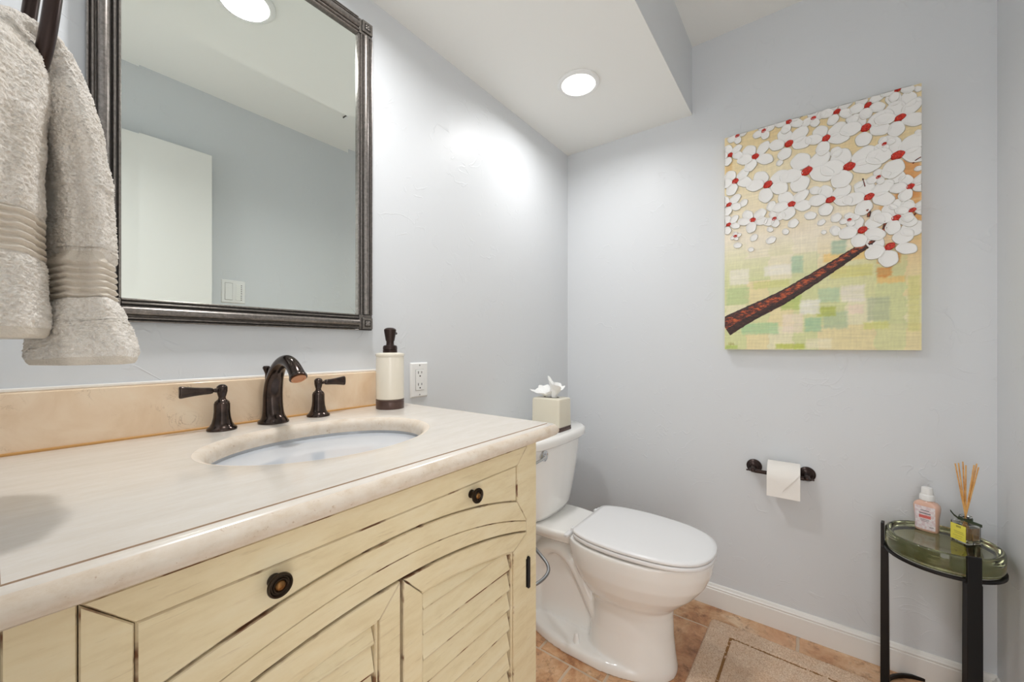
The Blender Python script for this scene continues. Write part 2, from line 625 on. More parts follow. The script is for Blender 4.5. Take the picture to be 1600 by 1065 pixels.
def ceiling_fan_grille():
    t = thing('exhaust_vent', 'white exhaust fan grille on the high ceiling, seen in the mirror', 'vent', (1.38, 0.03, CEIL_HIGH))
    bm = B()
    box(bm, 1.236, 1.53, -0.10, 0.19, CEIL_HIGH - 0.012, CEIL_HIGH - 0.0005)
    obj('cover', bm, M_WPLASTIC, t, bevel=0.004)
    bm = B()
    for k in range(9):
        yy = -0.07 + k * 0.028
        box(bm, 1.27, 1.50, yy, yy + 0.007, CEIL_HIGH - 0.0128, CEIL_HIGH - 0.0115)
    obj('louver_slots', bm, M_SLOT, t, smooth=False)
    bm = B()
    box(bm, 1.233, 1.2365, -0.10, 0.19, CEIL_HIGH - 0.008, CEIL_HIGH - 0.0005)
    obj('shadow_gap', bm, M_SLOT, t, smooth=False)


ceiling_fan_grille()


# ------------------------------------------------------------------ vanity cabinet
def arc(x0, x1, f, n=28):
    return [(x0 + (x1 - x0) * k / n, f(x0 + (x1 - x0) * k / n)) for k in range(n + 1)]


XM = 0.3725
YF = 0.487


def build_vanity():
    t = thing('bathroom_vanity', 'cream distressed vanity cabinet with arched louvered doors under the stone counter', 'cabinet', (XM, 0.75, 0))
    # carcass: dark backing behind the face, sides and bottom
    bm = B()
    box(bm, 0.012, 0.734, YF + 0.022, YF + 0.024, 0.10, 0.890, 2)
    box(bm, 0.006, 0.024, YF + 0.004, 1.0326 - 0.004, 0.09, 0.9075, 0)
    box(bm, 0.722, 0.740, YF + 0.004, 1.0326 - 0.004, 0.09, 0.9075, 0)
    box(bm, 0.024, 0.722, 1.0326 - 0.012, 1.0326 - 0.004, 0.10, 0.90, 0)
    box(bm, 0.024, 0.722, YF + 0.03, 1.015, 0.10, 0.118, 0)
    obj('carcass', bm, [M_CABV, M_WORN, M_GLAZE], t, bevel=0.0012)
    # face frame: stiles, top rail, arched rail, bottom rail
    bm = B()
    zt = 0.9075
    plate(bm, [(0.006, 0.09), (0.0450, 0.09), (0.0450, zt), (0.006, zt)], YF + 0.02, YF)
    plate(bm, [(0.7020, 0.09), (0.740, 0.09), (0.740, zt), (0.7020, zt)], YF + 0.02, YF)
    plate(bm, [(0.0456, 0.8985), (0.7014, 0.8985), (0.7014, zt), (0.0456, zt)], YF + 0.02, YF)
    zb = lambda x: 0.796 - 0.563 * (x - XM) ** 2 - 0.0012
    zd = lambda x: 0.762 - 0.477 * (x - XM) ** 2 + 0.0026
    plate(bm, arc(0.0456, 0.7014, zd) + arc(0.7014, 0.0456, zb), YF + 0.02, YF)
    plate(bm, [(0.0456, 0.09), (0.7014, 0.09), (0.7014, 0.1285), (0.0456, 0.1285)], YF + 0.02, YF)
    obj('face_frame', bm, [M_CAB, M_WORN], t, smooth=False)
    # bracket feet
    for x0, x1, s in ((0.006, 0.10, 1), (0.74, 0.646, -1)):
        bm = B()
        poly = [(x0, 0.0), (x0 + s * 0.05, 0.0), (x0 + s * 0.055, 0.035), (x0 + s * 0.075, 0.062), (x1, 0.072), (x1, 0.0895), (x0, 0.0895)]
        if s < 0:
            poly = list(reversed(poly))
        plate(bm, poly, YF + 0.04, YF)
        obj('foot', bm, [M_CAB, M_WORN], t, smooth=False)
        bm = B(); box(bm, min(x0, x0 + s * 0.045), max(x0, x0 + s * 0.045), 0.97, 1.02, 0.0, 0.0895)
        obj('foot', bm, M_CABV, t, bevel=0.002)

    # drawer: mitred frame around a flat panel with an arched lower edge
    bm = B()
    xl, xr, zt = 0.0458, 0.7012, 0.8975
    il, ir, it = 0.0795, 0.6655, 0.8635
    fo = lambda x: 0.796 - 0.563 * (x - XM) ** 2
    fi = lambda x: 0.830 - 0.50 * (x - XM) ** 2
    g = 0.0006
    plate(bm, [(il + g, it), (ir - g, it), (xr - g, zt), (xl + g, zt)], YF + 0.018, YF - 0.002)
    plate(bm, [(xl, fo(xl) + g), (il, fi(il) + g), (il, it - g), (xl, zt - g)], YF + 0.018, YF - 0.002)
    plate(bm, [(ir, fi(ir) + g), (xr, fo(xr) + g), (xr, zt - g), (ir, it - g)], YF + 0.018, YF - 0.002)
    plate(bm, arc(xl + g, xr - g, fo) + arc(ir - g, il + g, fi), YF + 0.018, YF - 0.002)
    b = 0.0010
    plate(bm, arc(il + b, ir - b, lambda x: fi(x) + b) + [(ir - b, it - b), (il + b, it - b)], YF + 0.018, YF + 0.0004, 0.0022, 0.0016)
    # small bead around the panel
    d = obj('drawer', bm, [M_CAB, M_WORN], t, smooth=False)
    for kx, kz in ((0.1965, 0.846), (0.5265, 0.8455)):
        rot = Matrix.Rotation(radians(90), 4, 'X')
        bm = B()
        lathe(bm, [(0.0075, 0.0), (0.0075, 0.0015), (0.0050, 0.003), (0.0046, 0.010), (0.0080, 0.0125), (0.0128, 0.0138), (0.0137, 0.0160),
                   (0.0130, 0.0180), (0.0112, 0.0184), (0.0100, 0.0168), (0.0086, 0.0168), (0.0078, 0.0182), (0.0066, 0.0182), (0.0056, 0.0168)], (kx, YF + 0.0004, kz), 40, 0, rot)
        lathe(bm, [(0.0056, 0.0168), (0.0048, 0.0186), (0.0030, 0.0198), (0.0, 0.0202)], (kx, YF + 0.0004, kz), 40, 1, rot)
        obj('knob', bm, [M_KNOB, M_KNOBC], d, angle=50)

    # two doors with arched tops, each with louver slats and hinges
    def door(sgn):
        fx = (lambda x: x) if sgn > 0 else (lambda x: 2 * XM - x)

        def pl(poly, *a, **k):
            q = [(fx(x), z) for x, z in poly]
            if sgn < 0:
                q = list(reversed(q))
            plate(bm, q, *a, **k)
        xl, xr, zb = 0.3752, 0.7012, 0.131
        il, ir, ib = 0.411, 0.653, 0.176
        fo = lambda x: 0.762 - 0.477 * (x - XM) ** 2
        fi = lambda x: 0.7255 - 0.477 * (x - XM) ** 2
        g = 0.0006
        bm = B()
        yb, yf = YF + 0.019, YF - 0.002
        pl([(il + g, ib)] + [(xl + g, zb), (xr - g, zb), (ir - g, ib)], yb, yf)
        pl([(xl, zb + g), (il, ib + g), (il, fi(il) - g), (xl, fo(xl) - g)], yb, yf)
        pl([(ir, ib + g), (xr, zb + g), (xr, fo(xr) - g), (ir, fi(ir) - g)], yb, yf)
        pl(arc(il + g, ir - g, fi) + arc(xr - g, xl + g, fo), yb, yf)
        # raised bead just inside the opening
        wv = 0.005
        pl([(il, ib), (il + wv, ib), (il + wv, fi(il + wv) - wv), (il, fi(il))], yb, YF + 0.0015, 0.0015, 0.0015)
        pl([(ir - wv, ib), (ir, ib), (ir, fi(ir)), (ir - wv, fi(ir - wv) - wv)], yb, YF + 0.0015, 0.0015, 0.0015)
        pl(arc(il, ir, lambda x: fi(x) - wv) + arc(ir, il, fi), yb, YF + 0.0015, 0.0015, 0.0015)
        d = obj('door', bm, [M_CAB, M_WORN], t, smooth=False)
        bm = B()
        pitch = 0.0405
        z = ib - 0.01
        a0, a1 = il + wv + 0.0012, ir - wv - 0.0035
        while z < 0.73:
            prof = [(YF + 0.0022, z), (YF + 0.0022, z + 0.0022), (YF + 0.0135, z + pitch + 0.006), (YF + 0.0175, z + pitch + 0.006),
                    (YF + 0.0085, z)]
            n = 12
            rings = []
            for k in range(n + 1):
                xx = a0 + (a1 - a0) * k / n
                rings.append([(fx(xx), y, min(zz, fi(xx) - 0.001)) for y, zz in prof])
            vs = [[bm.verts.new(p) for p in r] for r in rings]
            for A, Bq in zip(vs[:-1], vs[1:]):
                for i in range(5):
                    j = (i + 1) % 5
                    try:
                        bm.faces.new((A[i], A[j], Bq[j], Bq[i])).material_index = 1 if i in (0, 4) else 0
                    except ValueError:
                        pass
            for r in (vs[0], vs[-1]):
                bm.faces.new(r).material_index = 1
            z += pitch
        obj('louver_panel', bm, [M_CAB, M_WORN2], d, smooth=False)
        for hz in (0.6235, 0.24):
            bm = B()
            lathe(bm, [(0.0, -0.035), (0.002, -0.034), (0.0035, -0.032), (0.0035, -0.0315), (0.0042, -0.0312), (0.0042, 0.0312), (0.0035, 0.0315),
                       (0.0035, 0.032), (0.002, 0.034), (0.0, 0.035)], (fx(0.7035), YF - 0.004, hz), 16)
            box(bm, min(fx(0.7035), fx(0.697)), max(fx(0.7035), fx(0.697)), YF - 0.0032, YF - 0.0015, hz - 0.030, hz + 0.030)
            obj('hinge', bm, M_BLACK, d)
    door(1)
    door(-1)


build_vanity()

# ------------------------------------------------------------------ counter, backsplash and sink
CT = 0.939
SX, SY, SA, SB = 0.4005, 0.7475, 0.1955, 0.150


def build_counter():
    t = thing('vanity_countertop', 'cream limestone vanity top with an oval sink cut-out and moulded edge', 'countertop', (XM, 0.75, 0.90))
    x0, x1, y0, y1 = 0.006, 0.760, 0.4712, YL
    # angles that include the rectangle's corners
    N = 160
    angs = [2 * pi * k / N for k in range(N)]
    cors = [math.atan2(yc - SY, xc - SX) % (2 * pi) for xc in (x0, x1) for yc in (y0, y1)]
    for ca in cors:
        i = min(range(len(angs)), key=lambda q: abs(angs[q] - ca))
        angs[i] = ca
    angs.sort()

    def rect_hit(a):
        dx, dy = cos(a), sin(a)
        ts = []
        if dx > 1e-9: ts.append((x1 - SX) / dx)
        if dx < -1e-9: ts.append((x0 - SX) / dx)
        if dy > 1e-9: ts.append((y1 - SY) / dy)
        if dy < -1e-9: ts.append((y0 - SY) / dy)
        tt = min(ts)
        return SX + dx * tt, SY + dy * tt

    def ell(a, ex):
        # ellipse point along direction a
        A, Bq = SA + ex, SB + ex
        r = 1 / sqrt((cos(a) / A) ** 2 + (sin(a) / Bq) ** 2)
        return SX + r * cos(a), SY + r * sin(a)
    bm = B()
    hole = [(0.0, 0.910), (0.0, 0.921), (0.0006, 0.9265), (0.003, 0.9315), (0.0065, 0.9352), (0.011, 0.9375), (0.0155, 0.9385), (0.018, CT)]
    rings = [[(*ell(a, ex), z) for a in angs] for ex, z in hole]
    rect = [rect_hit(a) for a in angs]
    for f in (0.25, 0.5, 0.75):
        rings.append([(e[0] * (1 - f) + r[0] * f, e[1] * (1 - f) + r[1] * f, CT) for e, r in zip([ell(a, 0.018) for a in angs], rect)])
    nose = [(0.0, CT), (0.0008, CT - 0.0018), (0.0024, CT - 0.0018), (0.0034, CT - 0.0004), (0.009, CT - 0.0008), (0.0145, CT - 0.0032),
            (0.0195, CT - 0.0072), (0.0228, CT - 0.0122), (0.0238, CT - 0.0170), (0.0225, CT - 0.0215), (0.0195, CT - 0.0245),
            (0.0195, CT - 0.0255), (0.0165, CT - 0.0275), (0.0125, CT - 0.0295), (0.0085, CT - 0.0305)]
    for d, z in nose:
        r = []
        for x, y in rect:
            sx = -1 if abs(x - x0) < 1e-6 else (1 if abs(x - x1) < 1e-6 else 0)
            sy = -1 if abs(y - y0) < 1e-6 else 0
            k = 0.86 if sx and sy else 1.0
            r.append((x + sx * d * k, y + sy * d * k, z))
        rings.append(r)
    vs = loft(bm, rings, False, False)
    n = len(angs)
    nh, nr = len(hole), len(hole) + 3
    bm.faces.ensure_lookup_table()
    k = 0
    for ri in range(len(rings) - 1):
        for i in range(n):
            f = bm.faces[k]
            if ri < nh - 2:
                f.material_index = 1
            elif nr <= ri < nr + 2:
                f.material_index = 2
            elif ri >= nr + 5:
                f.material_index = 1
            k += 1
    # underside
    und = [bm.verts.new((x, y, 0.9085)) for x, y in [(v.co.x, v.co.y) for v in vs[-1]]]
    bot = vs[0]
    for i in range(n):
        j = (i + 1) % n
        bm.faces.new((vs[-1][i], vs[-1][j], und[j], und[i])).material_index = 1
        bm.faces.new((und[i], und[j], bot[j], bot[i])).material_index = 1
    obj('slab', bm, [M_COUNTER, M_CEDGE, M_GROOVE], t, angle=50)
    bm = B()
    box(bm, 0.006, 0.748, YL - 0.02, YL - 0.0005, CT + 0.0008, CAM_H - 0.075)
    obj('backsplash', bm, M_SPLASH, t, bevel=0.0025)
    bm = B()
    box(bm, 0.006, 0.748, YL - 0.0232, YL - 0.0195, CT - 0.0005, CT + 0.0045)  # amber strip along the foot of the backsplash
    obj('splash_foot_line', bm, M_AMBER, t, bevel=0.0015)
    bm = B()
    box(bm, 0.006, 0.748, YL - 0.0065, YL - 0.0005, CAM_H - 0.0752, CAM_H - 0.0685)
    obj('caulk_bead', bm, M_TRIM, t, bevel=0.002)

    s = thing('sink_basin', 'white oval undermount sink set into the limestone counter', 'sink', (SX, SY, 0.77))
    bm = B()
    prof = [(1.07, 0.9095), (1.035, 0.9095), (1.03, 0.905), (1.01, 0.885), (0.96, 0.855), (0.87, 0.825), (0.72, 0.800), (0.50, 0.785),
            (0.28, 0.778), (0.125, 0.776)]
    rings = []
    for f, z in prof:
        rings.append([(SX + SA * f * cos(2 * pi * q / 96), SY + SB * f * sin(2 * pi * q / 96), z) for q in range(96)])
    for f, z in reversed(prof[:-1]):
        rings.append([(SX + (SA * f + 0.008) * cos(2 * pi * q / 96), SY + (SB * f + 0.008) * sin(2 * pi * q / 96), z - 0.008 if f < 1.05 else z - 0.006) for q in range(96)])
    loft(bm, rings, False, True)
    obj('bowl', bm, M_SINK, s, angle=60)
    bm = B()
    lathe(bm, [(0.03, 0.7755), (0.03, 0.779), (0.022, 0.780), (0.021, 0.777), (0.018, 0.776), (0.0175, 0.7805), (0.010, 0.783), (0.0, 0.7835)], (SX, SY, 0), 40)
    obj('drain', bm, M_BRONZE, s)


build_counter()


# ------------------------------------------------------------------ faucet
def build_faucet():
    fx, fy = 0.392, 0.972
    t = thing('faucet', 'dark bronze widespread faucet with curved spout and two lever handles behind the sink', 'faucet', (fx, fy, CT))
    bm = B()
    # spout body in the plane x = fx; path (y, z, radius across x, radius in plane)
    pth = [(0.974, CT, 0.0315, 0.031), (0.974, CT + 0.004, 0.0315, 0.031), (0.974, CT + 0.008, 0.0275, 0.027), (0.9755, CT + 0.018, 0.0225, 0.0225),
           (0.977, CT + 0.040, 0.0190, 0.0205), (0.977, CT + 0.062, 0.0176, 0.0200), (0.973, CT + 0.085, 0.0166, 0.0190), (0.964, CT + 0.107, 0.0158, 0.0172),
           (0.948, CT + 0.126, 0.0152, 0.0152), (0.928, CT + 0.137, 0.0148, 0.0140), (0.905, CT + 0.140, 0.0146, 0.0136), (0.884, CT + 0.134, 0.0146, 0.0138),
           (0.868, CT + 0.1225, 0.0150, 0.0146), (0.859, CT + 0.1125, 0.0162, 0.0160), (0.8555, CT + 0.1085, 0.0178, 0.0176), (0.854, CT + 0.1065, 0.0178, 0.0176)]
    sp = spline(pth, 4)
    tube(bm, [(fx, p[0], p[1]) for p in sp], [(p[2], p[3]) for p in sp], 36)
    spout = obj('spout', bm, M_BRONZE, t, angle=50)
    bm = B()
    ax = Vector((0, -0.0015, -0.002)).normalized()
    q = ax.to_track_quat('Z', 'Y').to_matrix().to_4x4()
    lathe(bm, [(0.0145, 0.0), (0.0145, 0.0022), (0.011, 0.0022), (0.0105, 0.0012), (0.0, 0.0012)], (fx, 0.854, CT + 0.1065), 32, 0, q)
    obj('aerator', bm, M_COPPER, spout)
    bm = B()
    lathe(bm, [(0.003, 0.0), (0.003, 0.05), (0.0036, 0.052), (0.0062, 0.0585), (0.0078, 0.0625), (0.0078, 0.0645), (0.006, 0.0675), (0.0, 0.0685)],
          (fx - 0.006, 0.9965, CT + 0.0605), 24)
    obj('lift_rod', bm, M_BRONZE, spout)
    # handles
    hp = [(0.0262, 0.0), (0.0266, 0.003), (0.0255, 0.0055), (0.0215, 0.0085), (0.0178, 0.015), (0.0153, 0.026), (0.0142, 0.038), (0.0140, 0.0545),
          (0.0134, 0.0560), (0.0128, 0.0565), (0.0128, 0.0585), (0.0105, 0.0605), (0.0072, 0.0635), (0.0062, 0.0675), (0.0080, 0.0735), (0.0094, 0.0800),
          (0.0096, 0.0875), (0.0088, 0.0905), (0.0074, 0.0915), (0.0066, 0.0926), (0.0040, 0.0940), (0.0, 0.0945)]
    for hx, s in ((0.2935, -1), (0.4955, 1)):
        bm = B()
        lathe(bm, hp, (hx, 0.975, CT), 40)
        h = obj('handle', bm, M_BRONZE, t, angle=40)
        bm = B()
        L = [(0.007, 0.0043, 0.0043), (0.012, 0.0043, 0.0043), (0.0135, 0.0036, 0.0036), (0.0155, 0.0036, 0.0036), (0.017, 0.0058, 0.0058), (0.022, 0.0068, 0.0066), (0.032, 0.0072, 0.0064),
             (0.046, 0.0085, 0.0060), (0.060, 0.0106, 0.0054), (0.0665, 0.0118, 0.0050), (0.0695, 0.0115, 0.0044), (0.0705, 0.0100, 0.0036)]
        rings = []
        for d, rz, ry in L:
            ring = []
            for k in range(28):
                a = 2 * pi * k / 28
                ca, sa = cos(a), sin(a)
                e = 0.75
                ring.append((hx + s * d, 0.975 + ry * math.copysign(abs(ca) ** e, ca), CT + 0.0825 + 0.0008 * (d / 0.07) + rz * math.copysign(abs(sa) ** e, sa)))
            rings.append(ring)
        loft(bm, rings)
        obj('lever', bm, M_BRONZE, h, angle=50)


build_faucet()


# ------------------------------------------------------------------ soap dispenser
def build_soap():
    x, y = 0.681, 0.940
    t = thing('soap_dispenser', 'cream ceramic soap pump with dark bronze base and pump on the counter', 'soap dispenser', (x, y, CT))
    bm = B()
    lathe(bm, [(0.0375, 0.0), (0.0382, 0.001), (0.0382, 0.0195), (0.0376, 0.0205), (0.0372, 0.021), (0.0384, 0.0225), (0.0384, 0.0255), (0.037, 0.0262)], (x, y, CT), 56)
    obj('base_band', bm, M_BROWNB, t)
    bm = B()
    lathe(bm, [(0.0362, 0.0262), (0.0378, 0.028), (0.0380, 0.060), (0.0380, 0.142), (0.0376, 0.144), (0.0388, 0.146), (0.0396, 0.149),
               (0.0388, 0.1525), (0.0360, 0.1545), (0.022, 0.1560), (0.0, 0.1565)], (x, y, CT), 56)
    obj('bottle', bm, M_CREAM, t)
    bm = B()
    lathe(bm, [(0.0192, 0.1555), (0.0196, 0.158), (0.0196, 0.162), (0.0182, 0.163), (0.0196, 0.1645), (0.0194, 0.172), (0.0172, 0.1755), (0.0112, 0.177),
               (0.0104, 0.180), (0.0104, 0.187), (0.0120, 0.1895), (0.0132, 0.196), (0.0152, 0.208), (0.0166, 0.2175), (0.0162, 0.2205), (0.0130, 0.2235),
               (0.0080, 0.2255), (0.0, 0.226)], (x, y, CT), 40)
    # short spout facing the corner
    tube(bm, [(x + 0.006, y + 0.004, CT + 0.2125), (x + 0.022, y + 0.012, CT + 0.2130), (x + 0.034, y + 0.018, CT + 0.2105)], [0.0048, 0.0045, 0.0036], 14)
    obj('pump', bm, M_BRONZE_D, t)


build_soap()


# ------------------------------------------------------------------ wall outlet and switch
def build_outlet():
    x0, x1, z0, z1 = 0.823, 0.895, 0.9435, 1.0585
    y = YL
    xm, zm = (x0 + x1) / 2, (z0 + z1) / 2
    t = thing('wall_outlet', 'white electrical outlet on the grey wall right of the soap pump', 'outlet', (xm, y, zm))
    bm = B()
    loft(bm, [[(x0, y, z0), (x1, y, z0), (x1, y, z1), (x0, y, z1)], [(x0, y - 0.002, z0), (x1, y - 0.002, z0), (x1, y - 0.002, z1), (x0, y - 0.002, z1)],
              [(x0 + 0.004, y - 0.0065, z0 + 0.004), (x1 - 0.004, y - 0.0065, z0 + 0.004), (x1 - 0.004, y - 0.0065, z1 - 0.004), (x0 + 0.004, y - 0.0065, z1 - 0.004)]])
    obj('plate', bm, M_WPLASTIC, t, bevel=0.0012)
    bm = B()
    box(bm, xm - 0.0178, xm + 0.0178, y - 0.0068, y - 0.0060, zm - 0.0345, zm + 0.0345)
    obj('seam', bm, M_GREYLINE, t, smooth=False)
    bm = B()
    box(bm, xm - 0.0168, xm + 0.0168, y - 0.0085, y - 0.006, zm - 0.0335, zm + 0.0335)
    r = obj('receptacle', bm, M_WPLASTIC, t, bevel=0.001)
    for s in (1, -1):
        bm = B()
        zc = zm + s * 0.0195
        box(bm, xm - 0.0085, xm - 0.0062, y - 0.0089, y - 0.0082, zc + 0.001, zc + 0.0095)
        box(bm, xm + 0.0056, xm + 0.0079, y - 0.0089, y - 0.0082, zc + 0.002, zc + 0.009)
        lathe(bm, [(0.0026, 0), (0.0026, 0.0007)], (xm, y - 0.0082, zc - 0.0065), 14, 0, Matrix.Rotation(radians(90), 4, 'X'))
        obj('socket_slots', bm, M_SLOT, r, smooth=False)
    for s in (1, -1):
        bm = B()
        lathe(bm, [(0.0028, 0), (0.0026, 0.001), (0.0, 0.0013)], (xm, y - 0.0065, zm + s * 0.0485), 16, 0, Matrix.Rotation(radians(90), 4, 'X'))
        obj('screw', bm, M_GREYLINE, t)


build_outlet()


def build_switch():
    x0, x1, z0, z1 = 0.753, 0.867, 1.371, 1.473
    y = YR
    xm, zm = 0.81, 1.4215
    t = thing('light_switch', 'white double switch plate seen in the mirror beside the door', 'switch', (xm, y, zm))
    bm = B()
    loft(bm, [[(x0, y, z0), (x1, y, z0), (x1, y, z1), (x0, y, z1)], [(x0, y + 0.002, z0), (x1, y + 0.002, z0), (x1, y + 0.002, z1), (x0, y + 0.002, z1)],
              [(x0 + 0.004, y + 0.0065, z0 + 0.004), (x1 - 0.004, y + 0.0065, z0 + 0.004), (x1 - 0.004, y + 0.0065, z1 - 0.004), (x0 + 0.004, y + 0.0065, z1 - 0.004)]])
    obj('plate', bm, M_WPLASTIC, t, bevel=0.0012)
    bm = B(); box(bm, xm - 0.0415, xm - 0.0055, y + 0.006, y + 0.0072, zm - 0.035, zm + 0.035)
    obj('seam', bm, M_GREYLINE, t, smooth=False)
    bm = B()
    loft(bm, [[(xm - 0.04, y + 0.006, zm - 0.033), (xm - 0.007, y + 0.006, zm - 0.033), (xm - 0.007, y + 0.006, zm + 0.033), (xm - 0.04, y + 0.006, zm + 0.033)],
              [(xm - 0.04, y + 0.0105, zm - 0.033), (xm - 0.007, y + 0.0105, zm - 0.033), (xm - 0.007, y + 0.0075, zm + 0.033), (xm - 0.04, y + 0.0075, zm + 0.033)]])
    obj('rocker', bm, M_WPLASTIC, t, bevel=0.001)
    bm = B(); box(bm, xm + 0.008, xm + 0.042, y + 0.006, y + 0.0085, zm - 0.033, zm + 0.033)
    p = obj('timer_panel', bm, M_WPLASTIC, t, bevel=0.0008)
    for k in range(6):
        bm = B()
        zz = zm + 0.028 - k * 0.0108
        box(bm, xm + 0.011, xm + 0.031, y + 0.008, y + 0.0098, zz - 0.0080, zz)
        obj('button', bm, M_CEIL, p, bevel=0.0006)
    bm = B()
    for k in range(6):
        zz = zm + 0.028 - k * 0.0108
        box(bm, xm + 0.033, xm + 0.0385, y + 0.008, y + 0.0089, zz - 0.0062, zz - 0.0022)
    obj('indicator', bm, M_SLOT, p, smooth=False)


build_switch()


# ------------------------------------------------------------------ mirror
def build_mirror():
    x0, x1, z0, z1 = 0.1045, 0.6735, 1.1585, 2.043
    w = 0.0445
    yb = YL - 0.003
    t = thing('wall_mirror', 'large framed mirror in dark ribbed pewter above the sink faucet', 'mirror', ((x0 + x1) / 2, YL, z0))
    prof = [(0.0, 0.004), (0.0, 0.0135), (0.0015, 0.0155), (0.0035, 0.0155), (0.0045, 0.0125), (0.0062, 0.0125), (0.0072, 0.0168), (0.0086, 0.0185),
            (0.0106, 0.0185), (0.0118, 0.0162), (0.0124, 0.0128), (0.0142, 0.0128)]
    for k in range(13):
        a = pi - pi * k / 12
        prof.append((0.0232 + 0.0090 * cos(a), 0.0135 + 0.0110 * sin(a)))
    prof += [(0.0340, 0.0128), (0.0350, 0.0165), (0.0362, 0.0185), (0.0382, 0.0185), (0.0394, 0.0165), (0.0402, 0.0132), (0.0412, 0.0132), (0.0420, 0.0170),
             (0.0432, 0.0178), (0.0445, 0.0168), (0.0445, 0.0)]
    dark = {4, 11, 12, 24, 25, 31, 30}

    def member(p0, p1, outdir):
        # p0,p1: (x,z) end points along the inner edge; outdir: direction away from the glass
        bm = B()
        rings = []
        for p in (p0, p1):
            rings.append([(p[0] + outdir[0] * d, yb - h, p[1] + outdir[1] * d) for d, h in prof])
        loft(bm, rings)
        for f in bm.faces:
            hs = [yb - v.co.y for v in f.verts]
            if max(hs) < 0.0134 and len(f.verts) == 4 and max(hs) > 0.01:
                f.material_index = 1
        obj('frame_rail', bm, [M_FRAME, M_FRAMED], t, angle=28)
    ix0, ix1, iz0, iz1 = x0 + w, x1 - w, z0 + w, z1 - w
    member((ix0, iz0), (ix1, iz0), (0, -1))
    member((ix0, iz1), (ix1, iz1), (0, 1))
    member((ix0, iz0), (ix0, iz1), (-1, 0))
    member((ix1, iz0), (ix1, iz1), (1, 0))
    # corner blocks with a small rosette
    for cx, cz, sx, sz in ((x0, z0, 1, 1), (x1, z0, -1, 1), (x0, z1, 1, -1), (x1, z1, -1, -1)):
        bm = B()
        a0, a1 = sorted((cx, cx + sx * w))
        b0, b1 = sorted((cz, cz + sz * w))
        # stepped inner corner of the narrow reeds
        box(bm, a0, a1, yb - 0.0132, yb, b0, b1, 1)
        s0, s1 = sorted((cx + sx * 0.003, cx + sx * 0.0345))
        q0, q1 = sorted((cz + sz * 0.003, cz + sz * 0.0345))
        box(bm, s0, s1, yb - 0.0215, yb - 0.012, q0, q1, 0)
        e = 0.006
        box(bm, s0 + e, s1 - e, yb - 0.0218, yb - 0.0210, q0 + e, q1 - e, 1)
        mx, mz = (s0 + s1) / 2, (q0 + q1) / 2
        rot = Matrix.Rotation(radians(90), 4, 'X')
        for k in range(4):
            aa = pi / 4 + k * pi / 2
            lathe(bm, [(0.0038, 0), (0.0034, 0.0018), (0.0018, 0.003), (0.0, 0.0033)], (mx + 0.0048 * cos(aa), yb - 0.0216, mz + 0.0048 * sin(aa)), 12, 0, rot)
        lathe(bm, [(0.0026, 0), (0.002, 0.003), (0.0, 0.004)], (mx, yb - 0.0216, mz), 12, 0, rot)
        # inner reeds turning the corner
        r0, r1 = sorted((cx + sx * 0.0360, cx + sx * 0.0430))
        u0, u1 = sorted((cz + sz * 0.003, cz + sz * 0.0430))
        box(bm, r0, r1, yb - 0.0180, yb - 0.012, u0, u1, 0)
        r0, r1 = sorted((cx + sx * 0.003, cx + sx * 0.0360))
        u0, u1 = sorted((cz + sz * 0.0360, cz + sz * 0.0430))
        box(bm, r0, r1, yb - 0.0180, yb - 0.012, u0, u1, 0)
        obj('corner_block', bm, [M_FRAME, M_FRAMED], t, bevel=0.0008, segs=1)
    # glass with a one inch bevel
    bm = B()
    bv = 0.0255
    yg = YL - 0.0090
    e = 0.002
    o = [(ix0 - e, iz0 - e), (ix1 + e, iz0 - e), (ix1 + e, iz1 + e), (ix0 - e, iz1 + e)]
    n = [(ix0 + bv, iz0 + bv), (ix1 - bv, iz0 + bv), (ix1 - bv, iz1 - bv), (ix0 + bv, iz1 - bv)]
    vb = [bm.verts.new((x, yg + 0.004, z)) for x, z in o]
    vn = [bm.verts.new((x, yg, z)) for x, z in n]
    for i, deg in enumerate((0.45, 1.7, 1.0, 1.7)):      # bottom, right, top, left bevel
        j = (i + 1) % 4
        h = (bv + e) * math.tan(radians(deg))
        a, b = [bm.verts.new((o[q][0], yg - h, o[q][1])) for q in (i, j)]
        bm.faces.new((a, b, vn[j], vn[i]))
        bm.faces.new((vb[i], vb[j], b, a))
    bm.faces.new(vn)
    bm.faces.new(list(reversed(vb)))
    obj('glass', bm, M_MIRROR, t, smooth=False)


build_mirror()


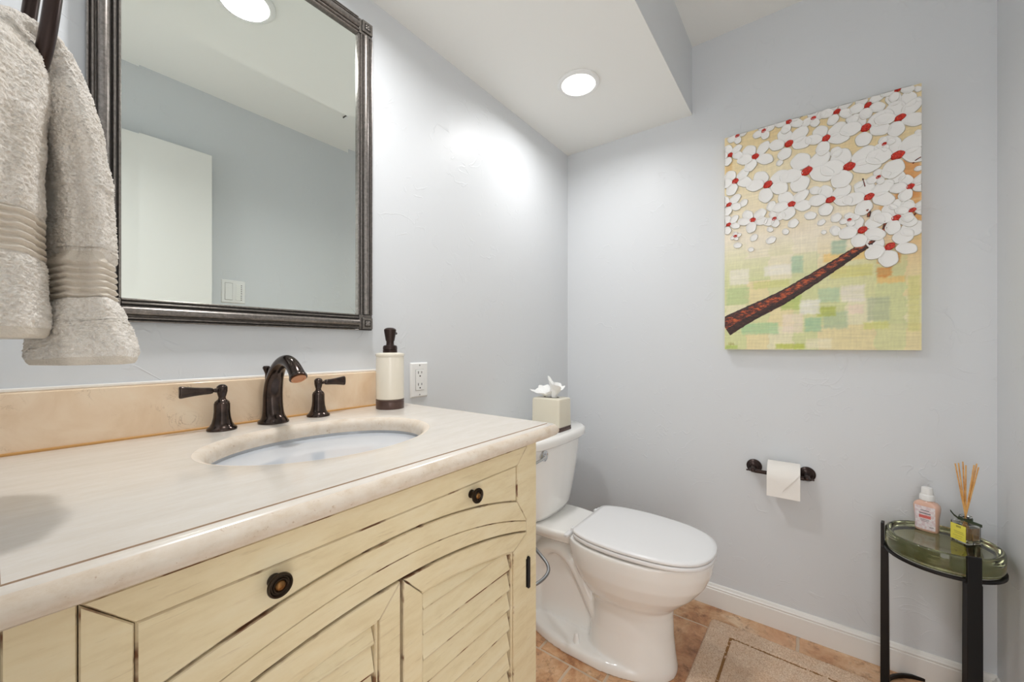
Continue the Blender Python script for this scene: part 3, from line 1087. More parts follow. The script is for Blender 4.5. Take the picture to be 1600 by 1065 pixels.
# ------------------------------------------------------------------ towel ring and towel
def build_towel():
    t = thing('towel_ring', 'dark bronze ring holding the beige towel at the left edge', 'towel ring', (XF, 0.65, 1.62))
    # ring hanging from a wall post, a little turned
    bm = B()
    cz = 1.468
    n = 96
    pts = []
    for k in range(n + 1):
        a = 2 * pi * k / n
        u = 0.052 * math.copysign(abs(sin(a)) ** 0.5, sin(a))
        v = 0.078 * math.copysign(abs(cos(a)) ** 0.5, cos(a))
        pts.append((0.0335 - 0.13 * u + 0.09 * v, 0.65 + u, cz + v))
    tube(bm, pts, (0.0062), 18, caps=False)
    obj('ring', bm, M_BRONZE_D, t, angle=60)
    bm = B()
    rot = Matrix.Rotation(radians(90), 4, 'Y')
    lathe(bm, [(0.026, 0.0), (0.026, 0.004), (0.022, 0.009), (0.011, 0.013), (0.009, 0.03), (0.009, 0.085), (0.012, 0.091), (0.013, 0.107), (0.009, 0.113), (0.0, 0.114)],
          (XF, 0.65, cz + 0.078), 32, 0, rot)
    obj('post', bm, M_BRONZE_D, t)

    # towel: one continuous bunched cloth going up the near tail, through the ring and down the far tail
    # per station: centre x, y, z, half thickness across (x), half width (y), cuff flag
    st = [(-0.004, 0.615, 1.1205, 0.034, 0.075, 2), (-0.004, 0.615, 1.1225, 0.0372, 0.077, 2), (-0.004, 0.615, 1.130, 0.0372, 0.077, 2), (-0.004, 0.615, 1.132, 0.0385, 0.078, 0), (-0.004, 0.616, 1.160, 0.0375, 0.077, 0), (-0.004, 0.617, 1.188, 0.0365, 0.076, 0),
          (-0.004, 0.617, 1.196, 0.0345, 0.073, 1), (-0.004, 0.618, 1.236, 0.0345, 0.072, 1), (-0.004, 0.618, 1.244, 0.0355, 0.074, 0),
          (-0.003, 0.620, 1.280, 0.0345, 0.073, 0), (-0.002, 0.622, 1.325, 0.0355, 0.071, 0), (0.000, 0.626, 1.355, 0.0365, 0.064, 0), (0.003, 0.631, 1.385, 0.0350, 0.054, 0), (0.006, 0.637, 1.406, 0.0290, 0.042, 0),
          (0.012, 0.642, 1.422, 0.0210, 0.033, 0), (0.022, 0.648, 1.429, 0.0155, 0.029, 0), (0.034, 0.653, 1.430, 0.0150, 0.028, 0), (0.0430, 0.657, 1.4215, 0.0155, 0.031, 0),
          (0.0485, 0.659, 1.403, 0.0175, 0.038, 0), (0.0535, 0.660, 1.375, 0.0205, 0.049, 0), (0.0580, 0.661, 1.340, 0.0225, 0.060, 0),
          (0.0630, 0.662, 1.290, 0.0235, 0.066, 0), (0.0645, 0.662, 1.245, 0.0252, 0.070, 0), (0.0635, 0.661, 1.209, 0.0265, 0.072, 0),
          (0.0615, 0.659, 1.202, 0.0250, 0.069, 1), (0.0625, 0.658, 1.158, 0.0280, 0.070, 1), (0.0630, 0.657, 1.150, 0.0325, 0.074, 0),
          (0.0640, 0.655, 1.130, 0.0365, 0.079, 0), (0.0660, 0.651, 1.105, 0.0410, 0.084, 0), (0.0660, 0.650, 1.0975, 0.0398, 0.082, 2), (0.0660, 0.650, 1.0950, 0.0398, 0.082, 2), (0.0660, 0.650, 1.0935, 0.0370, 0.079, 2)]
    sp = []
    for a, b in zip(st[:-1], st[1:]):
        L = sqrt(sum((a[q] - b[q]) ** 2 for q in range(3)))
        k = max(2, int(L / 0.0010))
        for q in range(k):
            f = q / k
            sp.append(tuple(a[w] + (b[w] - a[w]) * f for w in range(5)) + (max(a[5], b[5]) if a[5] == b[5] else 0,))
    sp.append(st[-1])
    for _ in range(8):      # ease the corners of the path
        sp = [sp[0]] + [tuple(0.25 * p[w] + 0.5 * q[w] + 0.25 * r[w] for w in range(5)) + (q[5],) for p, q, r in zip(sp[:-2], sp[1:-1], sp[2:])] + [sp[-1]]
    seg = 150
    rng = random.Random(3)
    rings = []
    m = len(sp)
    for i, (x, y, z, tx, wy, cf) in enumerate(sp):
        a = Vector(sp[max(i - 1, 0)][:3])
        b = Vector(sp[min(i + 1, m - 1)][:3])
        tan = (b - a).normalized()
        ny = Vector((0, 1, 0))
        nx = tan.cross(ny).normalized()
        ny = nx.cross(tan).normalized()
        cuff = 0.5 < cf < 1.5
        hem = cf > 1.5
        ring = []
        for k in range(seg):
            th = 2 * pi * k / seg
            c, s = cos(th), sin(th)
            e = 0.82 if i < m * 0.72 else 0.98
            px = math.copysign(abs(c) ** e, c)
            py = math.copysign(abs(s) ** e, s)
            # soft folds running down the cloth
            fold = 1 + 0.06 * sin(3 * th + 1.0 + 3 * z) + 0.045 * sin(7 * th + 9 * z)
            nz = noise.noise((th * 2.0, z * 30, 3.0)) * 0.0018
            fz = 0.0
            if cuff:
                fz = 0.0024 * sin(z * 2 * pi / 0.0068 + 1.6 * noise.noise((th * 3.5, 1, 2))) + 0.0008 * noise.noise((px * 20, py * 24, z * 160))
            elif hem:
                fz = rng.uniform(-0.0003, 0.0003)
            else:
                fz = rng.uniform(-0.0011, 0.0013) + 0.0011 * noise.noise((px * 14 + 50 * z, py * 20, z * 220))
            p = Vector((x, y, z)) + nx * (px * (tx * fold + nz + fz)) + ny * (py * (wy * fold + nz + fz))
            ring.append(p)
        rings.append(ring)
    bm = B()
    loft(bm, rings)
    bm.faces.ensure_lookup_table()
    for i in range(m - 1):
        if sp[i][5] > 0.5:
            for k in range(seg):
                bm.faces[i * seg + k].material_index = 1
    o = obj('hand_towel', bm, [M_TOWEL, M_CUFF], None, angle=180)
    tag(o, 'beige terry hand towel draped through the dark ring at left', 'towel')


build_towel()

# ------------------------------------------------------------------ toilet
TX = 1.40


def egg(yf, yr, hw, z, n=64, rp=2.6, ymf=0.55):
    ym = yf + ymf * (yr - yf)
    out = []
    for k in range(n):
        a = 2 * pi * k / n
        c, s = cos(a), sin(a)
        if s < 0:
            out.append((TX + hw * c, ym + (ym - yf) * s, z))
        else:
            e = 2.0 / rp
            out.append((TX + hw * math.copysign(abs(c) ** e, c), ym + (yr - ym) * abs(s) ** e, z))
    return out


LID = [(0.0, 0.233), (0.045, 0.2375), (0.085, 0.252), (0.113, 0.272), (0.136, 0.302), (0.154, 0.343), (0.1665, 0.40), (0.1745, 0.48), (0.1735, 0.54),
       (0.167, 0.60), (0.152, 0.648), (0.137, 0.672), (0.121, 0.681), (0.0, 0.681)]


def lid_outline(sc_, z, dy=0.0):
    half = spline(LID[:-1], 6)
    pts = [(TX + x * sc_, 0.46 + (y - 0.46) * sc_ + dy, z) for x, y in half]
    left = [(TX - x * sc_, 0.46 + (y - 0.46) * sc_ + dy, z) for x, y in reversed(half[1:])]
    return pts + left


def build_toilet():
    t = thing('toilet', 'white two-piece toilet with closed lid between vanity and back wall', 'toilet', (TX, 0.65, 0))
    bm = B()
    # bowl and front column
    R = [(0.0, 0.352, 0.66, 0.122), (0.02, 0.352, 0.66, 0.121), (0.06, 0.358, 0.655, 0.114), (0.12, 0.364, 0.645, 0.107), (0.19, 0.366, 0.64, 0.106), (0.222, 0.362, 0.645, 0.112),
         (0.245, 0.338, 0.67, 0.130), (0.285, 0.297, 0.70, 0.150), (0.33, 0.263, 0.72, 0.165), (0.375, 0.245, 0.73, 0.173), (0.405, 0.240, 0.735, 0.176), (0.418, 0.240, 0.735, 0.176)]
    loft(bm, [egg(a, b, h, z) for z, a, b, h in R])
    # rear deck under the tank
    D = [(0.362, 0.60, 0.985, 0.088), (0.378, 0.58, 0.995, 0.112), (0.40, 0.57, 1.0, 0.128), (0.418, 0.565, 1.0, 0.130), (0.423, 0.57, 0.998, 0.126)]
    loft(bm, [egg(a, b, h, z, rp=7) for z, a, b, h in D])
    # web behind the column
    box(bm, TX - 0.040, TX + 0.040, 0.55, 0.93, 0.0, 0.37)
    # trapway standing proud of the web on both sides
    tp = spline([(0.60, 0.085), (0.628, 0.140), (0.675, 0.225), (0.735, 0.302), (0.805, 0.322), (0.865, 0.285), (0.898, 0.205), (0.905, 0.11), (0.905, 0.0)], 5)
    tube(bm, [(TX, y, z) for y, z in tp], [(0.076, 0.040)] * len(tp), 32)
    # foot flange
    F = [(0.0, 0.352, 0.945, 0.147), (0.024, 0.354, 0.945, 0.146), (0.034, 0.360, 0.940, 0.141), (0.038, 0.372, 0.928, 0.130)]
    loft(bm, [egg(a, b, h, z, rp=2.3, ymf=0.47) for z, a, b, h in F])
    o = obj('bowl', bm, M_PORC, t, angle=180)
    rm = o.modifiers.new('remesh', 'REMESH')
    rm.mode = 'VOXEL'
    rm.voxel_size = 0.0042
    rm.use_smooth_shade = True
    sm = o.modifiers.new('smooth', 'SMOOTH')
    sm.factor = 0.6
    sm.iterations = 6
    # bolt cap
    for s in (-1, 1):
        bm = B()
        lathe(bm, [(0.0125, 0.0), (0.0125, 0.006), (0.0115, 0.012), (0.0085, 0.026), (0.0078, 0.030), (0.006, 0.0325), (0.0, 0.0335)], (TX + s * 0.114, 0.672, 0.0365), 28)
        obj('bolt_cap', bm, M_WPLASTIC, t)
    # seat ring and lid
    bm = B()
    loft(bm, [lid_outline(0.95, 0.4225), lid_outline(0.955, 0.4255), lid_outline(0.992, 0.4262), lid_outline(1.0, 0.4285), lid_outline(1.0, 0.4375), lid_outline(0.992, 0.4392), lid_outline(0.97, 0.4395)])
    obj('seat', bm, M_SEAT, t, angle=50)
    bm = B()
    loft(bm, [lid_outline(0.965, 0.4393), lid_outline(0.965, 0.4430)])
    obj('lid_gap_shade', bm, M_GAP_SHADE, t, smooth=False)  # dark sheet that paints the shade between seat and lid
    bm = B()
    loft(bm, [lid_outline(0.985, 0.4428), lid_outline(0.999, 0.4431), lid_outline(1.002, 0.4445), lid_outline(1.002, 0.4500), lid_outline(0.994, 0.4528), lid_outline(0.93, 0.4545), lid_outline(0.6, 0.4565), lid_outline(0.2, 0.457)])
    obj('lid', bm, M_SEAT, t, angle=60)
    for s in (-1, 1):
        bm = B()
        x = TX + s * 0.128
        box(bm, x - 0.020, x + 0.020, 0.690, 0.706, 0.4225, 0.4335)
        box(bm, x - s * 0.030 - 0.010, x - s * 0.030 + 0.010, 0.672, 0.70, 0.4255, 0.4440)
        obj('hinge', bm, M_SEAT, t, bevel=0.003)

    # tank: D-shaped plan, tapered towards the bottom
    def dplan(hw, yf, ys, z, yb=1.018, n=20):
        half = spline([(0.0, yf), (hw * 0.40, yf + 0.004), (hw * 0.70, yf + 0.018), (hw * 0.90, yf + 0.052), (hw * 0.985, ys), (hw, ys + 0.045)], 5)
        pts = [(TX + x, y, z) for x, y in half]
        pts.append((TX + hw, yb, z))
        left = [(TX - x, y, z) for x, y in reversed(half[1:])]
        return pts + [(TX - hw, yb, z)] + left
    bm = B()
    loft(bm, [dplan(0.150, 0.838, 0.925, 0.426), dplan(0.172, 0.820, 0.915, 0.432), dplan(0.184, 0.812, 0.912, 0.452), dplan(0.196, 0.806, 0.905, 0.50), dplan(0.222, 0.792, 0.895, 0.62),
              dplan(0.240, 0.786, 0.890, 0.722)])
    obj('tank', bm, M_PORC, t, angle=50)
    bm = B()
    loft(bm, [dplan(0.243, 0.784, 0.888, 0.7215), dplan(0.254, 0.771, 0.876, 0.7235), dplan(0.258, 0.766, 0.872, 0.731), dplan(0.259, 0.765, 0.871, 0.750),
              dplan(0.256, 0.768, 0.874, 0.7585), dplan(0.248, 0.776, 0.881, 0.7625)])
    obj('tank_lid', bm, M_PORC, t, angle=50)
    # flush lever
    bm = B()
    rot = Matrix.Rotation(radians(90), 4, 'X')
    lx, ly, lz = 1.262, 0.806, 0.6985
    lathe(bm, [(0.019, -0.010), (0.019, 0.006), (0.0205, 0.009), (0.0215, 0.012), (0.0205, 0.016), (0.015, 0.018), (0.0135, 0.0165), (0.0080, 0.0165), (0.0065, 0.020), (0.0, 0.021)],
          (lx, ly, lz), 32, 0, rot)
    tube(bm, [(lx, ly - 0.016, lz - 0.002), (lx - 0.03, ly - 0.017, lz - 0.008), (lx - 0.065, ly - 0.015, lz - 0.012)], [(0.008, 0.006), (0.007, 0.005), (0.006, 0.0045)], 16)
    obj('flush_lever', bm, M_CHROME, t)
    # braided water line looping below the tank
    bm = B()
    hp = spline([(1.235, 0.90, 0.435), (1.222, 0.865, 0.405), (1.165, 0.765, 0.392), (1.143, 0.705, 0.368), (1.115, 0.698, 0.345), (1.06, 0.725, 0.325), (0.99, 0.84, 0.255),
                 (0.955, 0.97, 0.215), (0.95, 1.015, 0.21)], 10)
    tube(bm, hp, 0.0055, 14)
    obj('supply_hose', bm, M_HOSE, t, angle=180)


build_toilet()


# ------------------------------------------------------------------ tissue box and tissue
def build_tissue():
    x0, x1, y0, y1, zb = 1.383, 1.487, 0.800, 0.935, 0.7628
    t = thing('tissue_box', 'cream tissue box cover with dark base band on the toilet tank', 'tissue box', ((x0 + x1) / 2, (y0 + y1) / 2, zb))

    def rr(e, z, r):
        X0, X1, Y0, Y1 = x0 + e, x1 - e, y0 + e, y1 - e
        pts = []
        for cx, cy, a0 in ((X1 - r, Y1 - r, 0), (X0 + r, Y1 - r, 90), (X0 + r, Y0 + r, 180), (X1 - r, Y0 + r, 270)):
            for k in range(7):
                a = radians(a0 + 90 * k / 6)
                pts.append((cx + r * cos(a), cy + r * sin(a), z))
        return pts
    bm = B()
    loft(bm, [rr(0.0, zb, 0.008), rr(-0.0012, zb + 0.001, 0.008), rr(-0.0012, zb + 0.010, 0.008), rr(0.0004, zb + 0.011, 0.008), rr(0.0004, zb + 0.0125, 0.008), rr(-0.001, zb + 0.0135, 0.008), rr(-0.001, zb + 0.0165, 0.008), rr(0.002, zb + 0.018, 0.008)])
    obj('base_band', bm, M_BROWNB, t)
    bm = B()
    top = zb + 0.134
    loft(bm, [rr(0.0005, zb + 0.0175, 0.009), rr(0.0, zb + 0.02, 0.009), rr(0.001, top - 0.010, 0.010), rr(0.0025, top - 0.004, 0.0105), rr(0.006, top - 0.001, 0.011), rr(0.010, top, 0.011)])
    body = obj('cover', bm, M_CREAMM, t)
    cx, cy = (x0 + x1) / 2, (y0 + y1) / 2
    bm = B()
    lathe(bm, [(0.030, 0.0), (0.030, 0.0006)], (cx, cy, top - 0.0002), 40, 0, None, 0.75, 1.2)
    obj('opening', bm, M_SLOT, body)
    # crumpled tissue standing in the opening: a soft flared lobe to the left and a taller folded peak to the right
    bm = B()
    n, m = 96, 22

    def sheet(seed, x, y, spread, lift, lean):
        rings = []
        for j in range(m + 1):
            s = j / m
            ring = []
            for k in range(n):
                a = 2 * pi * k / n
                d = Vector((cos(a), sin(a), 0))
                fold = 0.30 * sin(3 * a + seed) + 0.20 * sin(5 * a + 1.7 * seed + 1.5 * s) + 0.10 * sin(9 * a + 0.6 * seed)
                r = 0.012 + spread(a) * s ** 1.5 * (1 + 0.8 * fold * s)
                z = lift(a) * (s ** 0.75) * (1 + 0.30 * fold * s) + 0.0035 * noise.noise((cos(a) * 5, sin(a) * 5, s * 5 + seed))
                p = Vector((x, y, 0)) + d * r + lean * s * s
                ring.append((p.x, p.y, max(top - 0.004 + 0.005 * s, top - 0.004 + z)))
            rings.append(ring)
        loft(bm, rings, True, False)
    sheet(0.6, cx - 0.002, cy + 0.012, lambda a: 0.030, lambda a: 0.034 + 0.012 * cos(a - radians(20)), Vector((-0.006, 0.026, 0)))
    sheet(2.9, cx + 0.002, cy - 0.012, lambda a: 0.021, lambda a: 0.062 + 0.020 * cos(a - radians(100)), Vector((0.0, -0.010, 0)))
    o = obj('tissue', bm, M_TISSUE, None, angle=120)
    so = o.modifiers.new('thickness', 'SOLIDIFY')
    so.thickness = 0.0004
    tag(o, 'crumpled white tissue rising from the box on the tank', 'tissue')


build_tissue()

# ------------------------------------------------------------------ canvas painting
FLOWERS = [(0.021, 0.801, 0.0457), (0.046, 0.871, 0.0362), (0.109, 0.769, 0.0608), (0.137, 0.862, 0.0382), (0.218, 0.87, 0.0445), (0.219, 0.787, 0.0656), (0.293, 0.858, 0.037), (0.33, 0.772, 0.0607), (0.36, 0.858, 0.0479), (0.443, 0.851, 0.0482), (0.438, 0.775, 0.0676), (0.518, 0.877, 0.0419), (0.524, 0.78, 0.0632), (0.485, 0.703, 0.0284), (0.518, 0.656, 0.0783), (0.394, 0.652, 0.0788), (0.273, 0.667, 0.0808), (0.151, 0.647, 0.0717), (0.039, 0.688, 0.0567), (0.016, 0.597, 0.0458), (0.015, 0.515, 0.0412), (0.1, 0.518, 0.0499), (0.172, 0.509, 0.0367), (0.227, 0.554, 0.0591), (0.342, 0.545, 0.0624), (0.446, 0.532, 0.0655), (0.47, 0.594, 0.0305), (0.548, 0.543, 0.0478), (0.553, 0.464, 0.0422), (0.514, 0.446, 0.0542), (0.429, 0.42, 0.064), (0.499, 0.352, 0.0658), (0.394, 0.462, 0.0276), (0.039, 0.463, 0.0204)]
DABS = [(0.232, 0.48, 0.0189), (0.284, 0.499, 0.0186), (0.316, 0.468, 0.0132), (0.356, 0.43, 0.019), (0.358, 0.477, 0.018), (0.094, 0.401, 0.0111), (0.047, 0.425, 0.0147), (0.104, 0.447, 0.0155), (0.161, 0.428, 0.0173), (0.158, 0.47, 0.0119), (0.208, 0.453, 0.0128), (0.162, 0.561, 0.0195), (0.516, 0.582, 0.0224), (0.508, 0.85, 0.0244), (0.544, 0.835, 0.0258), (0.515, 0.491, 0.0205), (0.555, 0.403, 0.0312), (0.566, 0.86, 0.0109), (0.568, 0.826, 0.0091), (0.568, 0.716, 0.0109), (0.568, 0.598, 0.0109), (0.323, 0.431, 0.0091), (0.464, 0.464, 0.0191), (0.402, 0.816, 0.0177), (0.358, 0.714, 0.02), (0.299, 0.589, 0.0184), (0.068, 0.593, 0.0168), (0.189, 0.722, 0.0129), (0.419, 0.58, 0.0136)]
BRANCH = [(0.0, 0.093, 0.0483), (0.097, 0.148, 0.0377), (0.189, 0.196, 0.0321), (0.275, 0.252, 0.0269), (0.355, 0.307, 0.022), (0.415, 0.351, 0.0176), (0.455, 0.376, 0.0134), (0.483, 0.406, 0.0095), (0.527, 0.425, 0.0046), (0.563, 0.453, 0.0027)]
TWIGS = [[(0.485, 0.407, 0.0085), (0.488, 0.424, 0.0076), (0.486, 0.44, 0.0057)], [(0.446, 0.462, 0.0058), (0.446, 0.477, 0.0067), (0.442, 0.489, 0.0068)],
         [(0.553, 0.618, 0.003), (0.562, 0.627, 0.003), (0.573, 0.634, 0.002)], [(0.43, 0.60, 0.0025), (0.433, 0.585, 0.002), (0.436, 0.57, 0.002)]]
PATCHES = [((0.099, 0.238, 0.224, 0.272), (214, 214, 140)), ((0.338, 0.256, 0.459, 0.303), (216, 210, 132)), ((0.319, 0.316, 0.462, 0.353), (242, 204, 126)),
           ((0.466, 0.293, 0.528, 0.334), (226, 158, 88)), ((0.464, 0.225, 0.54, 0.252), (238, 196, 122)), ((0.005, 0.18, 0.09, 0.254), (190, 206, 150)),
           ((0.057, 0.058, 0.187, 0.108), (172, 208, 158)), ((0.304, 0.172, 0.371, 0.229), (184, 208, 174)), ((0.368, 0.167, 0.439, 0.232), (240, 232, 220)),
           ((0.389, 0.124, 0.435, 0.163), (240, 220, 200)), ((0.135, 0.287, 0.228, 0.332), (240, 236, 224)), ((0.015, 0.261, 0.09, 0.329), (242, 236, 222)),
           ((0.224, 0.288, 0.265, 0.358), (172, 200, 172)), ((0.342, 0.342, 0.389, 0.397), (168, 194, 170)), ((0.174, 0.0, 0.269, 0.025), (190, 200, 84)),
           ((0.269, 0.001, 0.349, 0.044), (240, 232, 202)), ((0.265, 0.065, 0.319, 0.122), (166, 202, 164)), ((0.319, 0.074, 0.393, 0.142), (184, 200, 164)),
           ((0.19, 0.15, 0.26, 0.22), (182, 200, 112)), ((0.30, 0.12, 0.36, 0.16), (180, 190, 90)), ((0.43, 0.07, 0.50, 0.10), (214, 214, 130)),
           ((0.439, 0.098, 0.502, 0.186), (188, 196, 160)), ((0.249, 0.13, 0.315, 0.19), (240, 238, 230)), ((0.195, 0.061, 0.265, 0.139), (242, 226, 206)),
           ((0.464, 0.248, 0.507, 0.288), (212, 138, 68)), ((0.54, 0.06, 0.575, 0.25), (218, 214, 140)), ((0.0, 0.0, 0.05, 0.02), (176, 196, 100)),
           ((0.51, 0.50, 0.575, 0.64), (220, 146, 78)), ((0.47, 0.43, 0.575, 0.50), (228, 166, 96)), ((0.0, 0.66, 0.03, 0.84), (226, 190, 130))]


def build_painting():
    W, H = 0.575, 0.877
    yl, zb, xf, xb = 0.2745, 1.099, 1.841, 1.8745
    t = thing('canvas_painting', 'canvas painting of a dark branch with white blossoms on the back wall', 'painting', (XB, yl - W / 2, zb))
    rng = random.Random(11)
    nu, nv = 150, 220

    def col(u, v):
        s = v / H
        w1 = noise.noise((u * 5, v * 5, 2.0))
        top = (240, 229, 198)
        mid = (242, 232, 212)
        low = (230, 225, 178)
        if s > 0.5:
            k = min(1, (s - 0.5) / 0.28)
            c = [mid[i] + (top[i] - mid[i]) * k for i in range(3)]
        else:
            k = min(1, (0.5 - s) / 0.25)
            c = [mid[i] + (low[i] - mid[i]) * k for i in range(3)]
        yel = max(0, min(1, (s - 0.55) * 2.2 + 0.7 * w1))
        c = [c[i] + ((228, 190, 116)[i] - c[i]) * 0.42 * yel for i in range(3)]
        org = max(0, min(1, (u - 0.40) / 0.14)) * max(0, 1 - abs(s - 0.5) / 0.24)
        c = [c[i] + ((228, 168, 96)[i] - c[i]) * 0.8 * org for i in range(3)]
        # loose brush patches
        pk = noise.cell((u * 13 + 0.15 * noise.noise((u * 40, v * 40, 0)), v * 11, 4.0))
        if s < 0.52:
            pc = ((190, 206, 140), (240, 232, 212), (206, 212, 150), (238, 210, 160))[int(abs(pk) * 3.99) % 4]
            f = 0.38 * min(1, (0.52 - s) * 5)
            c = [c[i] + (pc[i] - c[i]) * f for i in range(3)]
        for (a, b, c2, d), pc in PATCHES:
            eu = 0.004 * noise.noise((v * 160, a * 50, 1.0))
            ev = 0.004 * noise.noise((u * 120, b * 50, 7.0))
            if a + eu < u < c2 + eu and b + ev < v < d + ev:
                edge = min(u - a - eu, c2 + eu - u, v - b - ev, d + ev - v)
                f = min(1, edge / 0.006) * (0.74 + 0.26 * noise.noise((u * 20, v * 180, 3)))
                c = [c[i] + (pc[i] - c[i]) * max(0, f) for i in range(3)]
        st = 1 + 0.05 * noise.noise((u * 14, v * 260, 9.0)) + 0.035 * noise.noise((u * 200, v * 25, 5.0)) + rng.uniform(-0.012, 0.012)
        return [max(0, min(255, x * st)) for x in c]

    bm = B()
    lay = bm.loops.layers.float_color.new('paint')
    front = [[bm.verts.new((xf, yl - W * i / nu, zb + H * j / nv)) for i in range(nu + 1)] for j in range(nv + 1)]
    cols = {}
    for j in range(nv + 1):
        for i in range(nu + 1):
            cols[front[j][i]] = lin(col(W * i / nu, H * j / nv))
    for j in range(nv):
        for i in range(nu):
            bm.faces.new((front[j][i], front[j][i + 1], front[j + 1][i + 1], front[j + 1][i]))
    rim = front[0][:] + [front[j][nu] for j in range(1, nv + 1)] + [front[nv][i] for i in range(nu - 1, -1, -1)] + [front[j][0] for j in range(nv - 1, 0, -1)]
    back = []
    for v in rim:
        b = bm.verts.new((xb, v.co.y, v.co.z))
        cols[b] = cols[v]
        back.append(b)
    n = len(rim)
    for i in range(n):
        j = (i + 1) % n
        bm.faces.new((rim[i], rim[j], back[j], back[i]))
    bm.faces.new(back)
    for f in bm.faces:
        for l in f.loops:
            l[lay] = cols[l.vert]
    obj('canvas', bm, M_CANVAS, t, smooth=False)

    # thick knife-painted petals
    def P(u, v, h):
        u = min(max(u, 0.0005), W - 0.0005)
        v = min(max(v, 0.0005), H - 0.0005)
        return (xf - h, yl - u, zb + v)

    def dab(bm, cu, cv, a, b, ang, base, mi=0, dome=1.0):
        n = 26
        ca, sa = cos(ang), sin(ang)
        ph = rng.uniform(0, 6)
        rings = []
        for f, h in ((1.0, 0.0), (0.955, 0.0024), (0.89, 0.0034), (0.76, 0.0019), (0.45, 0.0010), (0.12, 0.0014 * dome)):
            ring = []
            for k in range(n):
                q = 2 * pi * k / n
                w = 1 + 0.05 * sin(2 * q + ph) + 0.035 * sin(5 * q + 2 * ph)
                x, y = a * f * w * cos(q), b * f * w * sin(q)
                ring.append(P(cu + x * ca - y * sa, cv + x * sa + y * ca, 0.0004 + base * min(1, h / 0.001) + h))
            rings.append(ring)
        k0 = len(bm.faces)
        loft(bm, rings, False, True, mi=mi)
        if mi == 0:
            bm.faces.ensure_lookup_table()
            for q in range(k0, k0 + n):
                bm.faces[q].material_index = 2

    bm = B()
    order = sorted(range(len(DABS)), key=lambda i: DABS[i][2])
    for i in order:
        u, v, r = DABS[i]
        dab(bm, u, v, r * 1.02, r * 0.86, rng.uniform(0, 3), 0.0004)
    for fi, (u, v, r) in enumerate(FLOWERS):
        # photo petals: two upper, a big right one, a lower left one and one to the left
        petals = [(118, 0.56, 0.45, 0.36), (38, 0.62, 0.52, 0.33), (-22, 0.60, 0.50, 0.33), (-108, 0.58, 0.44, 0.34), (178, 0.60, 0.48, 0.33)]
        if r < 0.04:
            petals = [(100, 0.5, 0.5, 0.42), (20, 0.55, 0.55, 0.40), (200, 0.55, 0.5, 0.40), (285, 0.5, 0.45, 0.38)]
        if fi == 31:
            petals = [(150, 0.62, 0.44, 0.36), (48, 0.66, 0.46, 0.33), (-12, 0.64, 0.46, 0.32), (-95, 0.62, 0.42, 0.36), (205, 0.62, 0.44, 0.32)]
        for pi_, (deg, d, a, b) in enumerate(petals):
            an = radians(deg + rng.uniform(-10, 10))
            k = rng.uniform(0.92, 1.1)
            dab(bm, u + r * d * cos(an), v + r * d * sin(an), r * a * k * 0.95, r * b * k * 1.06, an, 0.0006 + 0.0005 * pi_)
        rr_ = max(0.006, r * 0.20)
        dab(bm, u, v, rr_ * 1.15, rr_ * 0.88, rng.uniform(0.2, 0.7), 0.0032, 1, 2.0)
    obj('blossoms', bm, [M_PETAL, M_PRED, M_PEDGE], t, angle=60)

    # branch: rough ridge of bark paint, lighter on its upper side
    bm = B()

    def limb(pts, base, jag):
        sp = spline(pts, 14)
        rows = []
        for i, (u, v, r) in enumerate(sp):
            a = sp[max(i - 1, 0)]
            b = sp[min(i + 1, len(sp) - 1)]
            tx, ty = b[0] - a[0], b[1] - a[1]
            L = sqrt(tx * tx + ty * ty) or 1
            nx, ny = -ty / L, tx / L
            row = []
            for k in range(9):
                s = -1 + 2 * k / 8
                j = rng.uniform(-1, 1) * jag * (1 if abs(s) == 1 else 0.4)
                h = (1 - abs(s) ** 3) * 0.0018 + (0 if abs(s) == 1 else rng.uniform(0, 0.0007))
                row.append(P(u + nx * (r * 0.82 * s + j), v + ny * (r * 0.82 * s + j), base + h))
            rows.append(row)
        vs = [[bm.verts.new(p) for p in r] for r in rows]
        for A, Bq in zip(vs[:-1], vs[1:]):
            for k in range(8):
                bm.faces.new((A[k], A[k + 1], Bq[k + 1], Bq[k])).material_index = 0 if k >= 3 and k < 7 else 1
    limb(BRANCH, 0.0006, 0.0012)
    for tw in TWIGS:
        limb(tw, 0.0024, 0.0006)
    obj('branch', bm, [M_BARK, M_BARKD], t, smooth=False, normals=True)
    # tiny painted signature strokes in the lower left corner
    bm = B()
    for k in range(6):
        uu = 0.014 + 0.0035 * k
        pts = [P(uu, 0.018 + 0.004 * sin(k * 2.2), 0.0008), P(uu + 0.002, 0.028 + 0.004 * cos(k * 3), 0.0008), P(uu + 0.0035, 0.019, 0.0008)]
        tube(bm, pts, 0.0004, 6)
    obj('signature', bm, M_YTEXT, t)


build_painting()


